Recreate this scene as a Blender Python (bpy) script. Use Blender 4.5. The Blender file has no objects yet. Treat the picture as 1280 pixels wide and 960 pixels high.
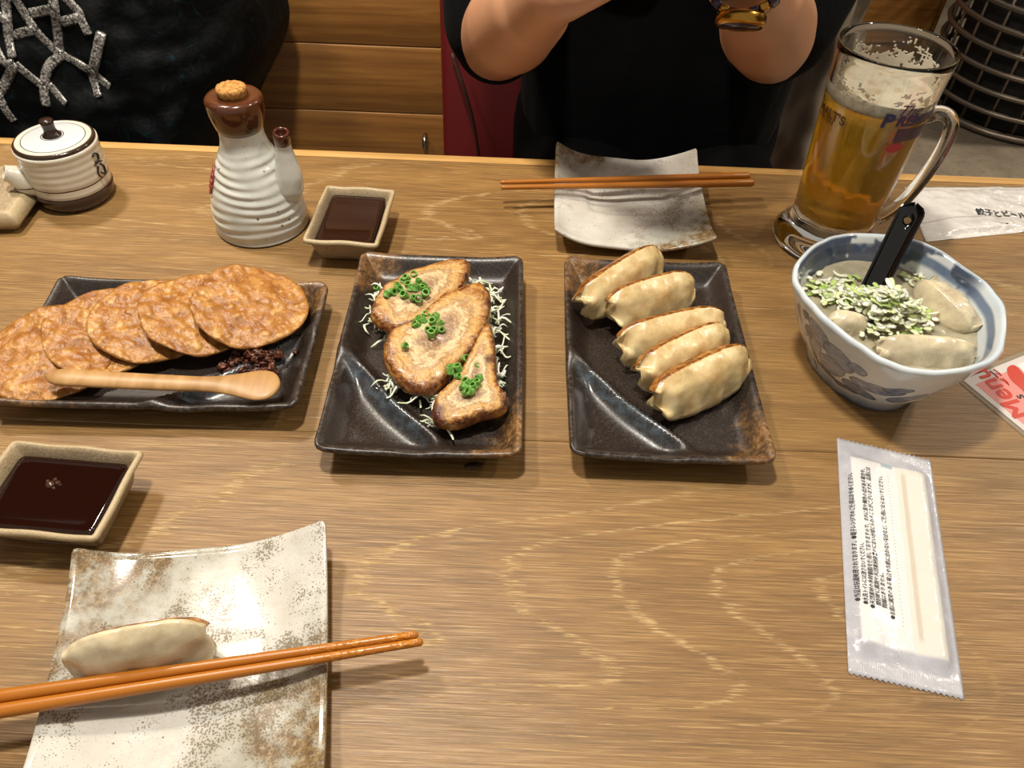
import bpy, bmesh, math, random
import numpy as np
from mathutils import Vector, Matrix, noise as mnoise
R = math.radians
sc = bpy.context.scene
C = sc.collection
TZ = 0.70                      # height of the table top above the floor

# ------------------------------------------------------------------ camera
TH, ROLL, CAMH, FPX = R(46.0), R(2.3), 0.42, 965.0
FW = Vector((0, math.cos(TH), -math.sin(TH)))
UP0 = Vector((0, math.sin(TH), math.cos(TH)))
RT = Vector((1, 0, 0)) * math.cos(ROLL) + UP0 * math.sin(ROLL)
UP = Vector((-1, 0, 0)) * math.sin(ROLL) + UP0 * math.cos(ROLL)
cam = bpy.data.cameras.new('camera')
cam.sensor_fit = 'HORIZONTAL'; cam.sensor_width = 36; cam.lens = 36 * FPX / 1280
cam.clip_start = 0.01
camo = bpy.data.objects.new('camera', cam); C.objects.link(camo)
M = Matrix((RT, UP, -FW)).transposed().to_4x4(); M.translation = (0, 0, TZ + CAMH)
camo.matrix_world = M
sc.camera = camo

def pix(px, py, z=None, y=None):
    """photo pixel -> point, heights measured from the table top"""
    d = FW * FPX + RT * (px - 640) - UP * (py - 480)
    t = (z - CAMH) / d.z if y is None else y / d.y
    return Vector((0, 0, CAMH)) + d * t

# ------------------------------------------------------------------ light
sc.view_settings.view_transform = 'Standard'
sc.view_settings.look = 'None'
sc.view_settings.gamma = 1
sc.view_settings.use_curve_mapping = False
sc.view_settings.exposure = 0.0
w = bpy.data.worlds.new('room_air'); sc.world = w; w.use_nodes = True
w.node_tree.nodes['Background'].inputs[0].default_value = (1.0, 0.92, 0.82, 1)
w.node_tree.nodes['Background'].inputs[1].default_value = 0.36

def lamp(name, loc, power, size, color=(1, .80, .58), target=None, spread=180):
    l = bpy.data.lights.new(name, 'AREA'); l.shape = 'DISK'; l.size = size; l.energy = power; l.color = color
    l.spread = R(spread)
    o = bpy.data.objects.new(name, l); C.objects.link(o); o.location = (loc[0], loc[1], TZ + loc[2])
    if target is not None:
        d = Vector(target) - Vector(loc); o.rotation_euler = d.to_track_quat('-Z', 'Y').to_euler()
    return o
lamp('ceiling_lamp_over_table', (-0.17, 0.44, 1.25), 16.0, 0.11, (1, .935, .83))
lamp('fill_lamp_walkway', (2.45, 2.05, 1.55), 34.0, 0.16, (1, .88, .72))  # unseen lamp added to brighten the floor around the basket
lamp('ceiling_lamp_aisle', (1.25, 0.70, 1.55), 10.0, 0.16, (1, .88, .72))
lamp('fill_lamp_bench', (-0.75, 0.98, 1.35), 18.0, 0.16, (1, .89, .74))  # unseen fill lamp, placed and raised to brighten the table's back-left

# ------------------------------------------------------------------ helpers
def lin(h):
    h = h.lstrip('#')
    def f(v):
        v /= 255
        return v / 12.92 if v <= .04045 else ((v + .055) / 1.055) ** 2.4
    return tuple(f(int(h[i:i + 2], 16)) for i in (0, 2, 4)) + (1,)

class NT:
    """thin wrapper that builds a principled material"""
    def __init__(s, name):
        s.m = bpy.data.materials.new(name); s.m.use_nodes = True
        s.t = s.m.node_tree; s.b = s.t.nodes['Principled BSDF']
    def put(s, sock, v):
        if isinstance(v, bpy.types.NodeSocket): s.t.links.new(v, sock)
        elif isinstance(v, str): sock.default_value = lin(v)
        elif isinstance(v, (tuple, list)) and sock.type == 'RGBA' and len(v) == 3: sock.default_value = (*v, 1)
        else: sock.default_value = v
    def node(s, typ, inp=None, **props):
        n = s.t.nodes.new(typ)
        for k, v in props.items(): setattr(n, k, v)
        for k, v in (inp or {}).items(): s.put(n.inputs[k], v)
        return n
    def co(s, which='Object'): return s.node('ShaderNodeTexCoord').outputs[which]
    def map(s, vec, scale=(1, 1, 1), loc=(0, 0, 0), rot=(0, 0, 0)):
        return s.node('ShaderNodeMapping', {'Vector': vec, 'Scale': scale, 'Location': loc, 'Rotation': rot}).outputs[0]
    def noise(s, vec, scale, detail=4, rough=.55, dist=0):
        return s.node('ShaderNodeTexNoise', {'Vector': vec, 'Scale': scale, 'Detail': detail, 'Roughness': rough, 'Distortion': dist}).outputs[0]
    def voro(s, vec, scale, feature='F1', out='Distance', rand=1.0):
        return s.node('ShaderNodeTexVoronoi', {'Vector': vec, 'Scale': scale, 'Randomness': rand}, feature=feature).outputs[out]
    def ramp(s, f, stops, interp='LINEAR'):
        n = s.node('ShaderNodeValToRGB', {'Fac': f}); e = n.color_ramp.elements; n.color_ramp.interpolation = interp
        for i, (p, c) in enumerate(stops):
            x = e[i] if i < 2 else e.new(p)
            x.position = p; x.color = lin(c) if isinstance(c, str) else (c, c, c, 1)
        return n.outputs[0]
    def mix(s, f, a, b, mode='MIX'):
        n = s.node('ShaderNodeMix', data_type='RGBA', blend_type=mode)
        s.put(n.inputs[0], f); s.put(n.inputs[6], a); s.put(n.inputs[7], b)
        return n.outputs[2]
    def math(s, op, a, b=0.0, c=0.0, clamp=False):
        n = s.node('ShaderNodeMath', operation=op, use_clamp=clamp)
        s.put(n.inputs[0], a); s.put(n.inputs[1], b); s.put(n.inputs[2], c)
        return n.outputs[0]
    def step(s, v, a, b, o0=0.0, o1=1.0):
        return s.node('ShaderNodeMapRange', {'Value': v, 'From Min': a, 'From Max': b, 'To Min': o0, 'To Max': o1}, interpolation_type='SMOOTHSTEP').outputs[0]
    def xyz(s, vec):
        n = s.node('ShaderNodeSeparateXYZ', {0: vec}); return n.outputs
    def attr(s, name): return s.node('ShaderNodeAttribute', attribute_name=name).outputs['Fac']
    def bump(s, h, strength=.3, dist=.001):
        return s.node('ShaderNodeBump', {'Height': h, 'Strength': strength, 'Distance': dist}).outputs[0]
    def out(s, **kw):
        for k, v in kw.items(): s.put(s.b.inputs[k.replace('_', ' ')], v)
        return s.m

def plain(name, color, rough=.5, bump=None, vary=0.0, **kw):
    n = NT(name); col = color
    if vary:
        f = n.noise(n.co(), 60, 5)
        col = n.mix(n.math('MULTIPLY', f, vary), color, '#000000')
    if bump:
        kw['Normal'] = n.bump(n.noise(n.co(), bump[0], 4), bump[1], bump[2])
    return n.out(Base_Color=col, Roughness=rough, **kw)

def link(name, me, mat=None, parent=None, loc=None, rot=None, smooth=True):
    o = bpy.data.objects.new(name, me); C.objects.link(o)
    if mat is not None:
        for m in (mat if isinstance(mat, (list, tuple)) else [mat]): me.materials.append(m)
    if parent is not None: o.parent = parent
    if loc is not None: o.location = loc
    if rot is not None: o.rotation_euler = rot
    if smooth and len(me.polygons): me.polygons.foreach_set('use_smooth', [True] * len(me.polygons))
    return o
def tag(o, label=None, cat=None, group=None, kind=None):
    if label: o['label'] = label
    if cat: o['category'] = cat
    if group: o['group'] = group
    if kind: o['kind'] = kind
    return o
def empty(name, loc, rz=0.0):
    o = bpy.data.objects.new(name, None); C.objects.link(o)
    o.location = (loc[0], loc[1], TZ + (loc[2] if len(loc) > 2 else 0)); o.rotation_euler = (0, 0, rz)
    o.empty_display_size = .02
    return o
def T(loc): return (loc[0], loc[1], TZ + (loc[2] if len(loc) > 2 else 0))
def pyd(name, v, f):
    me = bpy.data.meshes.new(name); me.from_pydata([tuple(p) for p in v], [], f); me.update(); return me
def setattr_f(me, name, vals):
    a = me.attributes.new(name, 'FLOAT', 'POINT'); a.data.foreach_set('value', [float(x) for x in vals])
def fixn(me):
    bm = bmesh.new(); bm.from_mesh(me); bmesh.ops.recalc_face_normals(bm, faces=bm.faces); bm.to_mesh(me); bm.free(); return me

def gridfaces(nu, nv, wrapu=False, wrapv=False, off=0, flip=False):
    F = []
    for i in range(nu if wrapu else nu - 1):
        for j in range(nv if wrapv else nv - 1):
            a = off + i * nv + j; b = off + ((i + 1) % nu) * nv + j
            c = off + ((i + 1) % nu) * nv + (j + 1) % nv; d = off + i * nv + (j + 1) % nv
            F.append((a, d, c, b) if flip else (a, b, c, d))
    return F
def lathe(name, prof, seg=48, fn=None):
    """prof: list of (r, z); closed at axis where r == 0"""
    V = []; F = []; rings = []
    for (r, z) in prof:
        if r < 1e-6:
            rings.append([len(V)]); V.append((0, 0, z))
        else:
            ring = []
            for k in range(seg):
                a = 2 * math.pi * k / seg; rr = r
                p = (rr * math.cos(a), rr * math.sin(a), z)
                if fn: p = fn(p, a)
                ring.append(len(V)); V.append(p)
            rings.append(ring)
    for A, B in zip(rings, rings[1:]):
        if len(A) == 1 and len(B) == 1: continue
        for k in range(seg):
            k2 = (k + 1) % seg
            if len(A) == 1: F.append((A[0], B[k2], B[k]))
            elif len(B) == 1: F.append((A[k], A[k2], B[0]))
            else: F.append((A[k], A[k2], B[k2], B[k]))
    return fixn(pyd(name, V, F))
def frames(pts):
    pts = [Vector(p) for p in pts]; n = len(pts); out = []
    tprev = None; nrm = None
    for i in range(n):
        t = (pts[min(i + 1, n - 1)] - pts[max(i - 1, 0)]).normalized()
        if nrm is None:
            a = Vector((0, 0, 1)) if abs(t.z) < .9 else Vector((0, 1, 0))
            nrm = (a - t * a.dot(t)).normalized()
        else:
            nrm = (nrm - t * nrm.dot(t)).normalized()
        b = t.cross(nrm)
        if out and b.dot(out[-1][3]) < 0: b = -b
        out.append((pts[i], t, nrm, b))
    return out
def tubevf(pts, rad, seg=10, closed=False, flat=1.0, off=0):
    """tube with rounded-over end caps; flat scales the second axis"""
    V = []; F = []; fr = frames(pts); n = len(fr)
    if not hasattr(rad, '__len__'): rad = [rad] * n
    for (p, t, a, b), r in zip(fr, rad):
        rx, ry = (r if hasattr(r, '__len__') else (r, r * flat))
        for k in range(seg):
            th = 2 * math.pi * k / seg
            V.append(p + a * (ry * math.sin(th)) + b * (rx * math.cos(th)))
    F = gridfaces(n, seg, wrapv=True, off=off, wrapu=closed)
    if not closed:
        F.append(tuple(off + k for k in range(seg))[::-1]); F.append(tuple(off + (n - 1) * seg + k for k in range(seg)))
    return V, F
def tube(name, pts, rad, seg=10, closed=False, flat=1.0):
    V, F = tubevf(pts, rad, seg, closed, flat)
    return fixn(pyd(name, V, F))
def spline(pts, n):
    """Catmull-Rom through pts"""
    P = [np.array(p, float) for p in pts]; P = [2 * P[0] - P[1]] + P + [2 * P[-1] - P[-2]]; out = []
    segs = len(P) - 3
    for i in range(n):
        u = i / (n - 1) * segs; k = min(int(u), segs - 1); u -= k
        a, b, c, d = P[k:k + 4]
        out.append(.5 * (2 * b + (c - a) * u + (2 * a - 5 * b + 4 * c - d) * u * u + (3 * b - a - 3 * c + d) * u ** 3))
    return out
def closed_spline(pts, n):
    P = [np.array(p, float) for p in pts]; m = len(P); out = []
    for i in range(n):
        u = i / n * m; k = int(u) % m; u -= int(u)
        a, b, c, d = P[k - 1], P[k], P[(k + 1) % m], P[(k + 2) % m]
        out.append(.5 * (2 * b + (c - a) * u + (2 * a - 5 * b + 4 * c - d) * u * u + (3 * b - a - 3 * c + d) * u ** 3))
    return out
def box(name, size, center=(0, 0, 0), bevel=0.0, seg=2):
    bm = bmesh.new(); bmesh.ops.create_cube(bm, size=1)
    for v in bm.verts: v.co = Vector((v.co.x * size[0] + center[0], v.co.y * size[1] + center[1], v.co.z * size[2] + center[2]))
    if bevel: bmesh.ops.bevel(bm, geom=bm.edges[:], offset=bevel, segments=seg, affect='EDGES', profile=.5)
    me = bpy.data.meshes.new(name); bm.to_mesh(me); bm.free(); return me
def nz(p, s, seed=0.0):
    return mnoise.noise(Vector((p[0] * s + seed, p[1] * s + seed * 1.7, p[2] * s - seed)))
def text_mesh(name, body, size, align='LEFT', extrude=0.0, res=2, shear=0.0, bold=0.0):
    cu = bpy.data.curves.new(name, 'FONT'); cu.body = body; cu.size = size; cu.align_x = align
    cu.resolution_u = res; cu.extrude = extrude; cu.shear = shear; cu.offset = bold
    o = bpy.data.objects.new(name, cu); C.objects.link(o)
    bpy.context.view_layer.update()
    me = bpy.data.meshes.new_from_object(o.evaluated_get(bpy.context.evaluated_depsgraph_get()))
    me.name = name
    bpy.data.objects.remove(o); bpy.data.curves.remove(cu)
    return me
def warp(me, fn):
    for v in me.vertices: v.co = fn(v.co)
    me.update(); return me
def copy_tree(o, parent=None):
    c = o.copy(); C.objects.link(c)
    if parent is not None: c.parent = parent
    for ch in o.children: copy_tree(ch, c)
    return c
def sst(a, b, x):
    t = max(0., min(1., (x - a) / (b - a))); return t * t * (3 - 2 * t)

# ------------------------------------------------------------------ shared materials
def wood_table():
    n = NT('oak_laminate'); c = n.co()
    x, y, z = n.xyz(c)
    big = n.noise(n.map(c, (1.05, 5.4, 1), (2.35, 1.2, 0)), 1.0, 1.5, .4, .2)
    wig = n.noise(n.map(c, (36, 150, 1)), 1.0, 3, .6)
    field = n.math('ADD', n.math('ADD', n.math('MULTIPLY', y, 34.0), n.math('MULTIPLY', big, 21.0)), n.math('MULTIPLY', wig, .42))
    ring = n.math('PINGPONG', field, .5)
    zone = n.step(n.noise(n.map(c, (1.8, 6, 1), (7, 2, 0)), 1.0, 2), .40, .60, .12, 1.0)
    line = n.math('MULTIPLY', n.step(ring, .0, .10, 1.0, 0.0), zone)
    breakup = n.step(n.noise(n.map(c, (40, 900, 1)), 1.0, 4, .65), .48, .57)
    lines = n.math('MULTIPLY', line, breakup)
    fine = n.noise(n.map(c, (22, 1250, 1)), 1.0, 3, .6)
    fine2 = n.noise(n.map(c, (18, 640, 1), (1, 4, 0)), 1.0, 4, .65)
    mid = n.noise(n.map(c, (4, 45, 1)), 1.0, 3, .55)
    base = n.ramp(mid, [(.30, '#735329'), (.5, '#815e30'), (.70, '#906c39')])
    base = n.mix(n.step(fine, .52, .68, .0, .60), base, '#b4925f')
    base = n.mix(n.step(fine, .48, .32, .0, .66), base, '#57401f')
    base = n.mix(n.step(fine2, .48, .34, .0, .58), base, '#5a4023')
    base = n.mix(n.step(fine2, .54, .68, .0, .45), base, '#b3915d')
    base = n.mix(n.math('MULTIPLY', lines, .58), base, '#d0b27c')
    tone = n.noise(n.map(c, (1.2, 3.0, 1)), 1.0, 2)
    base = n.mix(n.step(tone, .35, .7, 0, .22), base, '#a5855a')
    h = n.math('ADD', fine, n.math('MULTIPLY', lines, .5))
    return n.out(Base_Color=base, Roughness=n.step(fine, .3, .7, .52, .40), Normal=n.bump(h, .4, .0006), Specular_IOR_Level=.5)
M_TABLE = wood_table()
def wood_wall(name, a, b, cc, scale=(1.4, 1, 22)):
    n = NT(name); c = n.co()
    g = n.noise(n.map(c, scale), 1.5, 5, .6, .6); f = n.noise(n.map(c, (9, 9, 160)), 1.0, 4)
    col = n.ramp(g, [(.3, a), (.5, b), (.7, cc)])
    col = n.mix(n.step(f, .45, .7, 0, .4), col, a)
    return n.out(Base_Color=col, Roughness=.42, Normal=n.bump(f, .15, .0005))
M_PLANK = wood_wall('stained_planks', '#7c4f21', '#9c6a32', '#b5813f', (1.6, 1, 30))
M_EDGE = wood_wall('edge_strip_wood', '#a87e45', '#bf9558', '#cfa769', (3, 60, 60))
M_DARKWOOD = wood_wall('dark_bench_wood', '#2c1a0e', '#3c2413', '#4a2d18')
M_BAMBOO = wood_wall('bamboo', '#9a7242', '#ab8250', '#bb9360', (60, 8, 60))

def dark_glaze():
    n = NT('iron_black_glaze'); c = n.co(); x, y, z = n.xyz(c)
    sp = n.noise(c, 900, 3, .6)
    base = n.ramp(sp, [(.35, '#17110d'), (.55, '#261c16'), (.75, '#43352a')])
    # rust-brown glaze where two opposite corners were brushed
    d = n.math('ADD', n.math('MULTIPLY', x, 9.3), n.math('MULTIPLY', y, -5.9))   # runs corner to corner
    wob = n.math('MULTIPLY', n.math('SUBTRACT', n.noise(c, 38, 5, .65), .5), 1.1)
    m = n.step(n.math('ADD', n.math('ABSOLUTE', d), wob), .86, 1.24)
    rust = n.ramp(n.noise(c, 260, 5, .7), [(.3, '#3f2812'), (.5, '#77522a'), (.7, '#ad8a5c')])
    base = n.mix(m, base, rust)
    wear = n.step(n.attr('edge'), .80, 1.0, 0, .38)
    base = n.mix(n.math('MULTIPLY', wear, n.step(n.noise(c, 300, 4), .4, .7)), base, '#6f675e')
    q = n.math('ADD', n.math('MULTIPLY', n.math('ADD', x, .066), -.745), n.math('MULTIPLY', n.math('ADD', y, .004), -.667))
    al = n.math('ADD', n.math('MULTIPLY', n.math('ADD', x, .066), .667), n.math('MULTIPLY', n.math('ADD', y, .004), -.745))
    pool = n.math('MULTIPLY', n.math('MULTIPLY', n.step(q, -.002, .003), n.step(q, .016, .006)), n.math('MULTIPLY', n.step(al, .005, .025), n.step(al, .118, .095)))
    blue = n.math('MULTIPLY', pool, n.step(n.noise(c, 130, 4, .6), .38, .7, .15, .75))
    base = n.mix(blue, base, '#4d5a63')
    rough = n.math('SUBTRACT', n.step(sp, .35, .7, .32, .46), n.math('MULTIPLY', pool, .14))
    return n.out(Base_Color=base, Roughness=rough, Normal=n.bump(n.noise(c, 500, 3), .18, .0006), Specular_IOR_Level=.6)
M_DARK = dark_glaze()
def white_glaze(name, lo, hi, sp0, sp1):
    n = NT(name); c = n.co(); x, y, z = n.xyz(c)
    cloud = n.noise(c, 30, 5, .6)
    base = n.ramp(cloud, [(.3, '#bab5aa'), (.5, '#c8c4bb'), (.7, '#d3d0c9')])
    blush = n.step(n.noise(c, 22, 4, .6, .5), .56, .72, 0, .55)
    base = n.mix(blush, base, '#b99c7c')
    d = n.math('ADD', n.math('MULTIPLY', x, 7.0), n.math('MULTIPLY', y, -6.6))
    dd = n.math('ADD', n.math('ABSOLUTE', d), n.math('MULTIPLY', n.math('SUBTRACT', n.noise(c, 34, 4, .6), .5), 1.0))
    celadon = n.step(dd, lo - .2, hi - .22, 0, .8)
    base = n.mix(celadon, base, '#a3a294')
    m = n.math('MULTIPLY', n.step(dd, lo, hi), n.step(n.noise(c, 70, 5, .7), .36, .56))
    br = n.ramp(n.noise(c, 260, 5, .7), [(.35, '#4d3316'), (.5, '#7d5d31'), (.68, '#a99470')])
    base = n.mix(n.math('MULTIPLY', m, .88), base, br)
    # iron specks
    v = n.voro(c, 760); dens = n.noise(c, 34, 3, .6)
    spk = n.math('LESS_THAN', v, n.step(dens, .42, .68, sp0, sp1))
    base = n.mix(n.math('MULTIPLY', spk, .68), base, '#64502f')
    v2 = n.voro(n.map(c, (1, 1, 1), (.3, .2, .1)), 190); spk2 = n.math('LESS_THAN', v2, .10)
    base = n.mix(n.math('MULTIPLY', spk2, .8), base, '#4a4438')
    return n.out(Base_Color=base, Roughness=.16, Normal=n.bump(n.noise(c, 120, 3), .12, .001), Coat_Weight=.4, Coat_Roughness=.08)
M_WHITES = [white_glaze('speckled_ash_glaze', .58, .86, .07, .46), white_glaze('mottled_ash_glaze', .34, .80, .14, .60)]
def stone_ware():
    n = NT('sandy_stoneware'); c = n.co()
    f = n.noise(c, 900, 3, .7); g = n.noise(c, 70, 4)
    col = n.ramp(f, [(.3, '#75634a'), (.5, '#a08c6e'), (.7, '#bfae90')])
    col = n.mix(n.step(g, .4, .7, 0, .35), col, '#8c7655')
    col = n.mix(n.step(n.attr('edge'), .6, 1.0, 0, .55), col, '#c3b088')
    return n.out(Base_Color=col, Roughness=.45, Normal=n.bump(f, .4, .0008))
M_STONE = stone_ware()
M_SOY = NT('soy_sauce').out(Base_Color=(.012, .0025, .001, 1), Roughness=.03, Specular_IOR_Level=.5)
M_CHOP = NT('lacquered_chopsticks').out(Base_Color='#a9661c', Roughness=.3)
M_PORC = None

# ------------------------------------------------------------------ the setting
M_FLOOR = None
def floor_mat():
    n = NT('worn_concrete'); c = n.co()
    a = n.noise(c, 5, 6, .65); b = n.noise(c, 60, 4)
    col = n.ramp(a, [(.3, '#7a6e5d'), (.5, '#938674'), (.7, '#a89c88')])
    col = n.mix(n.step(b, .5, .75, 0, .4), col, '#5b5145')
    return n.out(Base_Color=col, Roughness=.7, Normal=n.bump(b, .3, .002))
tag(link('floor', box('floor', (6.4, 5.4, .06), (0, 1.2, -.03)), floor_mat()), kind='structure')
WALLY = 1.36
M_PLASTER = plain('warm_plaster', '#6d5b45', .8)
wb = tag(link('wall_left_partition', box('wall_left_partition', (2.75, .05, 2.5), (-1.25, WALLY + .062, 1.25)), M_DARKWOOD), kind='structure')
wb.name = 'wall_partition'
tag(wb)
# boards: joints at the heights seen between the two diners
pz = TZ + pix(290, 55, y=WALLY).z
ph = 0.1255
zb = [pz + ph * k for k in range(-6, 9)]
for k in range(len(zb) - 1):
    lo, hi = max(zb[k], .0), zb[k + 1]
    if hi < .05: continue
    link('plank', box('plank', (2.74, .022, hi - lo - .0012), (0, 0, 0), .0022, 2), M_PLANK, wb, (-1.25, WALLY + .028, (lo + hi) / 2))
tag(link('wall_back', box('wall_back', (6.4, .1, 2.6), (0, 3.75, 1.3)), M_PLASTER), kind='structure')
tag(link('wall_left', box('wall_left', (.1, 5.4, 2.6), (-3.2, 1.2, 1.3)), M_PLASTER), kind='structure')
tag(link('wall_right', box('wall_right', (.1, 5.4, 2.6), (3.2, 1.2, 1.3)), M_PLASTER), kind='structure')

# ------------------------------------------------------------------ the table
tb = empty('dining_table', (0, .35, -TZ))
YB = .724
def board(y0, y1):
    me = box('board', (1.9, y1 - y0, .03), (0, 0, -.015), .0007, 1)
    o = link('board', me, M_TABLE, tb, (0, (y0 + y1) / 2 - .35, TZ), smooth=False)
board(-.06, .3512); board(.3515, YB)
V, F = [], []
prof = [(0, 0), (.006, 0), (.014, -.0012), (.019, -.005), (.0205, -.011), (.0205, -.028), (.018, -.032), (0, -.032)]
for x in (-.95, .95):
    for (yy, zz) in prof: V.append((x, yy, zz))
F = gridfaces(2, len(prof), wrapv=True) + [tuple(range(len(prof))), tuple(range(2 * len(prof) - 1, len(prof) - 1, -1))]
link('edge_strip', fixn(pyd('edge_strip', V, F)), M_EDGE, tb, (0, YB - .35 + .0003, TZ), smooth=False)
for sx in (-.8, .8):
    link('leg', box('leg', (.07, .07, TZ - .03), (0, 0, (TZ - .03) / 2), .005), M_DARKWOOD, tb, (sx, 0.0, 0))
    link('foot', box('foot', (.08, .5, .03), (0, 0, .015), .006), M_DARKWOOD, tb, (sx, 0.0, 0))
link('apron', box('apron', (1.6, .06, .06), (0, 0, -.06), .004), M_DARKWOOD, tb, (0, 0, TZ))
tag(tb, 'oak-grained dining table top covered with plates and cups', 'table')

# ------------------------------------------------------------------ rectangular dishes
def rr(x, y, A, B, r):
    ax, ay = abs(x), abs(y)
    if ax > A - r and ay > B - r and r > 0:
        dx, dy = ax - (A - r), ay - (B - r); L = math.hypot(dx, dy)
        if L > 1e-9:
            k = r / L * max(dx, dy) / r
            ax, ay = A - r + dx * k, B - r + dy * k
    return math.copysign(ax, x), math.copysign(ay, y)
def dish_mesh(name, a, b, r, hfun, thick, n=(40, 56), foot=None, edgefun=None):
    """heightfield dish: top hfun(u,v,x,y), bottom follows at 'thick', plus a foot block merged underneath"""
    nu, nv = n; top = []; att = []
    us = [math.sin(math.pi / 2 * (-1 + 2 * i / (nu - 1))) * .55 + (-1 + 2 * i / (nu - 1)) * .45 for i in range(nu)]
    vs = [math.sin(math.pi / 2 * (-1 + 2 * i / (nv - 1))) * .55 + (-1 + 2 * i / (nv - 1)) * .45 for i in range(nv)]
    for u in us:
        for v in vs:
            s = max(abs(u), abs(v), 1e-6)
            x, y = rr(u * a, v * b, s * a, s * b, r * s)
            top.append((x, y, hfun(u, v, x, y))); att.append(s ** 3)
    bot = []
    for (x, y, z), at in zip(top, att):
        s = at ** (1 / 3)
        k = 1 - .018 * sst(.8, 1, s)
        bot.append((x * k, y * k, max(z - thick, .0018 if s > .7 else .0)))
    V = top + bot; N = nu * nv
    F = gridfaces(nu, nv, flip=False) + gridfaces(nu, nv, off=N, flip=True)
    per = [i * nv for i in range(nu)] + [(nu - 1) * nv + j for j in range(1, nv)] + [i * nv + nv - 1 for i in range(nu - 2, -1, -1)] + [j for j in range(nv - 2, 0, -1)]
    # rounded rim: one extra loop half way, pushed outwards
    mid = []
    for i in per:
        t, bt = Vector(V[i]), Vector(V[N + i]); m = (t + bt) / 2; c = Vector((m.x, m.y, 0)).normalized() * thick * .35
        mid.append(len(V)); V.append(m + c); att.append(1)
    att = att[:N] + [.3] * N + att[N:]
    L = len(per)
    for k in range(L):
        k2 = (k + 1) % L
        F.append((per[k], mid[k], mid[k2], per[k2])); F.append((mid[k], N + per[k], N + per[k2], mid[k2]))
    if foot:
        fa, fb, fz = foot; o = len(V); m = 40
        for ring, (k, z) in enumerate([(1.0, fz), (1.0, .0), (.86, .0), (.86, fz)]):
            for q in range(m):
                t = 2 * math.pi * q / m; cx, cy = math.cos(t), math.sin(t)
                e = 4.0; l = (abs(cx) ** e + abs(cy) ** e) ** (-1 / e)
                V.append((fa * k * cx * l, fb * k * cy * l, z)); att.append(0)
        F += gridfaces(4, m, wrapv=True, off=o)
    me = fixn(pyd(name, V, F)); setattr_f(me, 'edge', att); return me

PA, PB = .0685, .1075
def plate_h(u, v, x, y):
    s = max(abs(u), abs(v))
    dx, dy = PA - abs(x), PB - abs(y); d = min(dx, dy)
    z = .008 + .0145 * (1 - sst(0, .021, d)) ** 1.25
    if s > .96: z -= .0012 * (s - .96) / .04
    cr = max(0, 1 - math.hypot(dx, dy) / .045)
    z += .0035 * cr * cr
    # diagonal ridge that walls off a sauce corner at front-left
    p = Vector((x, y)); A = Vector((-.066, -.004)); B = Vector((.020, -.100)); ab = (B - A).normalized(); nn = Vector((ab.y, -ab.x))
    side = (p - A).dot(nn)             # > 0 towards the sauce corner
    along = (p - A).dot(ab) / (B - A).length
    fade = sst(-.05, .15, along) * (1 - sst(.86, 1.05, along))
    wob = .0016 * math.sin(along * 9)
    q = side + wob
    z += fade * .0085 * math.exp(-(q / (.0030 if q < 0 else .0060)) ** 2)
    z -= fade * .0022 * sst(.003, .016, q) * (1 - sst(.02, .035, q))
    return z
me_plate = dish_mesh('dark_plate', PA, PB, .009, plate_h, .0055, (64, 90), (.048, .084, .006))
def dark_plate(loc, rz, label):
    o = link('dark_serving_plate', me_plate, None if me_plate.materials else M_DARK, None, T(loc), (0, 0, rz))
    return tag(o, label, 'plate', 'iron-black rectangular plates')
PL, PM, PR = (-.2575, .4185, .0), (-.0620, .4255, .0), (.1090, .4295, .0)
RL, RM, RR_ = R(91.5), R(.8), R(.0)
dark_plate(PL, RL, 'dark rectangular plate holding overlapping round crackers and a wooden spoon')
dark_plate(PM, RM, 'dark rectangular plate holding grilled pork slices on shredded cabbage')
dark_plate(PR, RR_, 'dark rectangular plate holding a row of five fried dumplings')

def sq_factory(depth):
    def sq_h(u, v, x, y):
        s = max(abs(u), abs(v))
        z = .0075 + .0085 * (abs(x) / .071) ** 2.4 + .0035 * (abs(y) / .077) ** 3
        z += .008 * max(0, abs(u) * abs(v)) ** 3
        well = (1 - sst(.52, .62, abs(u) + .25 * abs(v))) * (1 - sst(.22, .27, abs(v)))
        z -= depth * well
        z += .0007 * math.sin(x * 90 + y * 40)
        if s > .97: z -= .0006
        return z
    return sq_h
me_sq = [dish_mesh('white_plate', .0715, .0775, .004, sq_factory(dp), .0045, (64, 68), (.038, .042, .0055)) for dp in (.0022, .0004)]
def white_plate(loc, rz, label, k):
    o = link('small_white_plate', me_sq[k], M_WHITES[k], None, T(loc), (0, 0, rz))
    return tag(o, label, 'plate', 'speckled white square plates')
FP, FR = (.1055, .6480), R(-1.0)
NP, NR = (-.1655, .1715), R(10.5)
white_plate(FP, FR, 'empty speckled white square plate with chopsticks laid across, by the diner in black', 0)
white_plate(NP, NR, 'speckled white square plate holding a single dumpling under chopsticks', 1)

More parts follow.
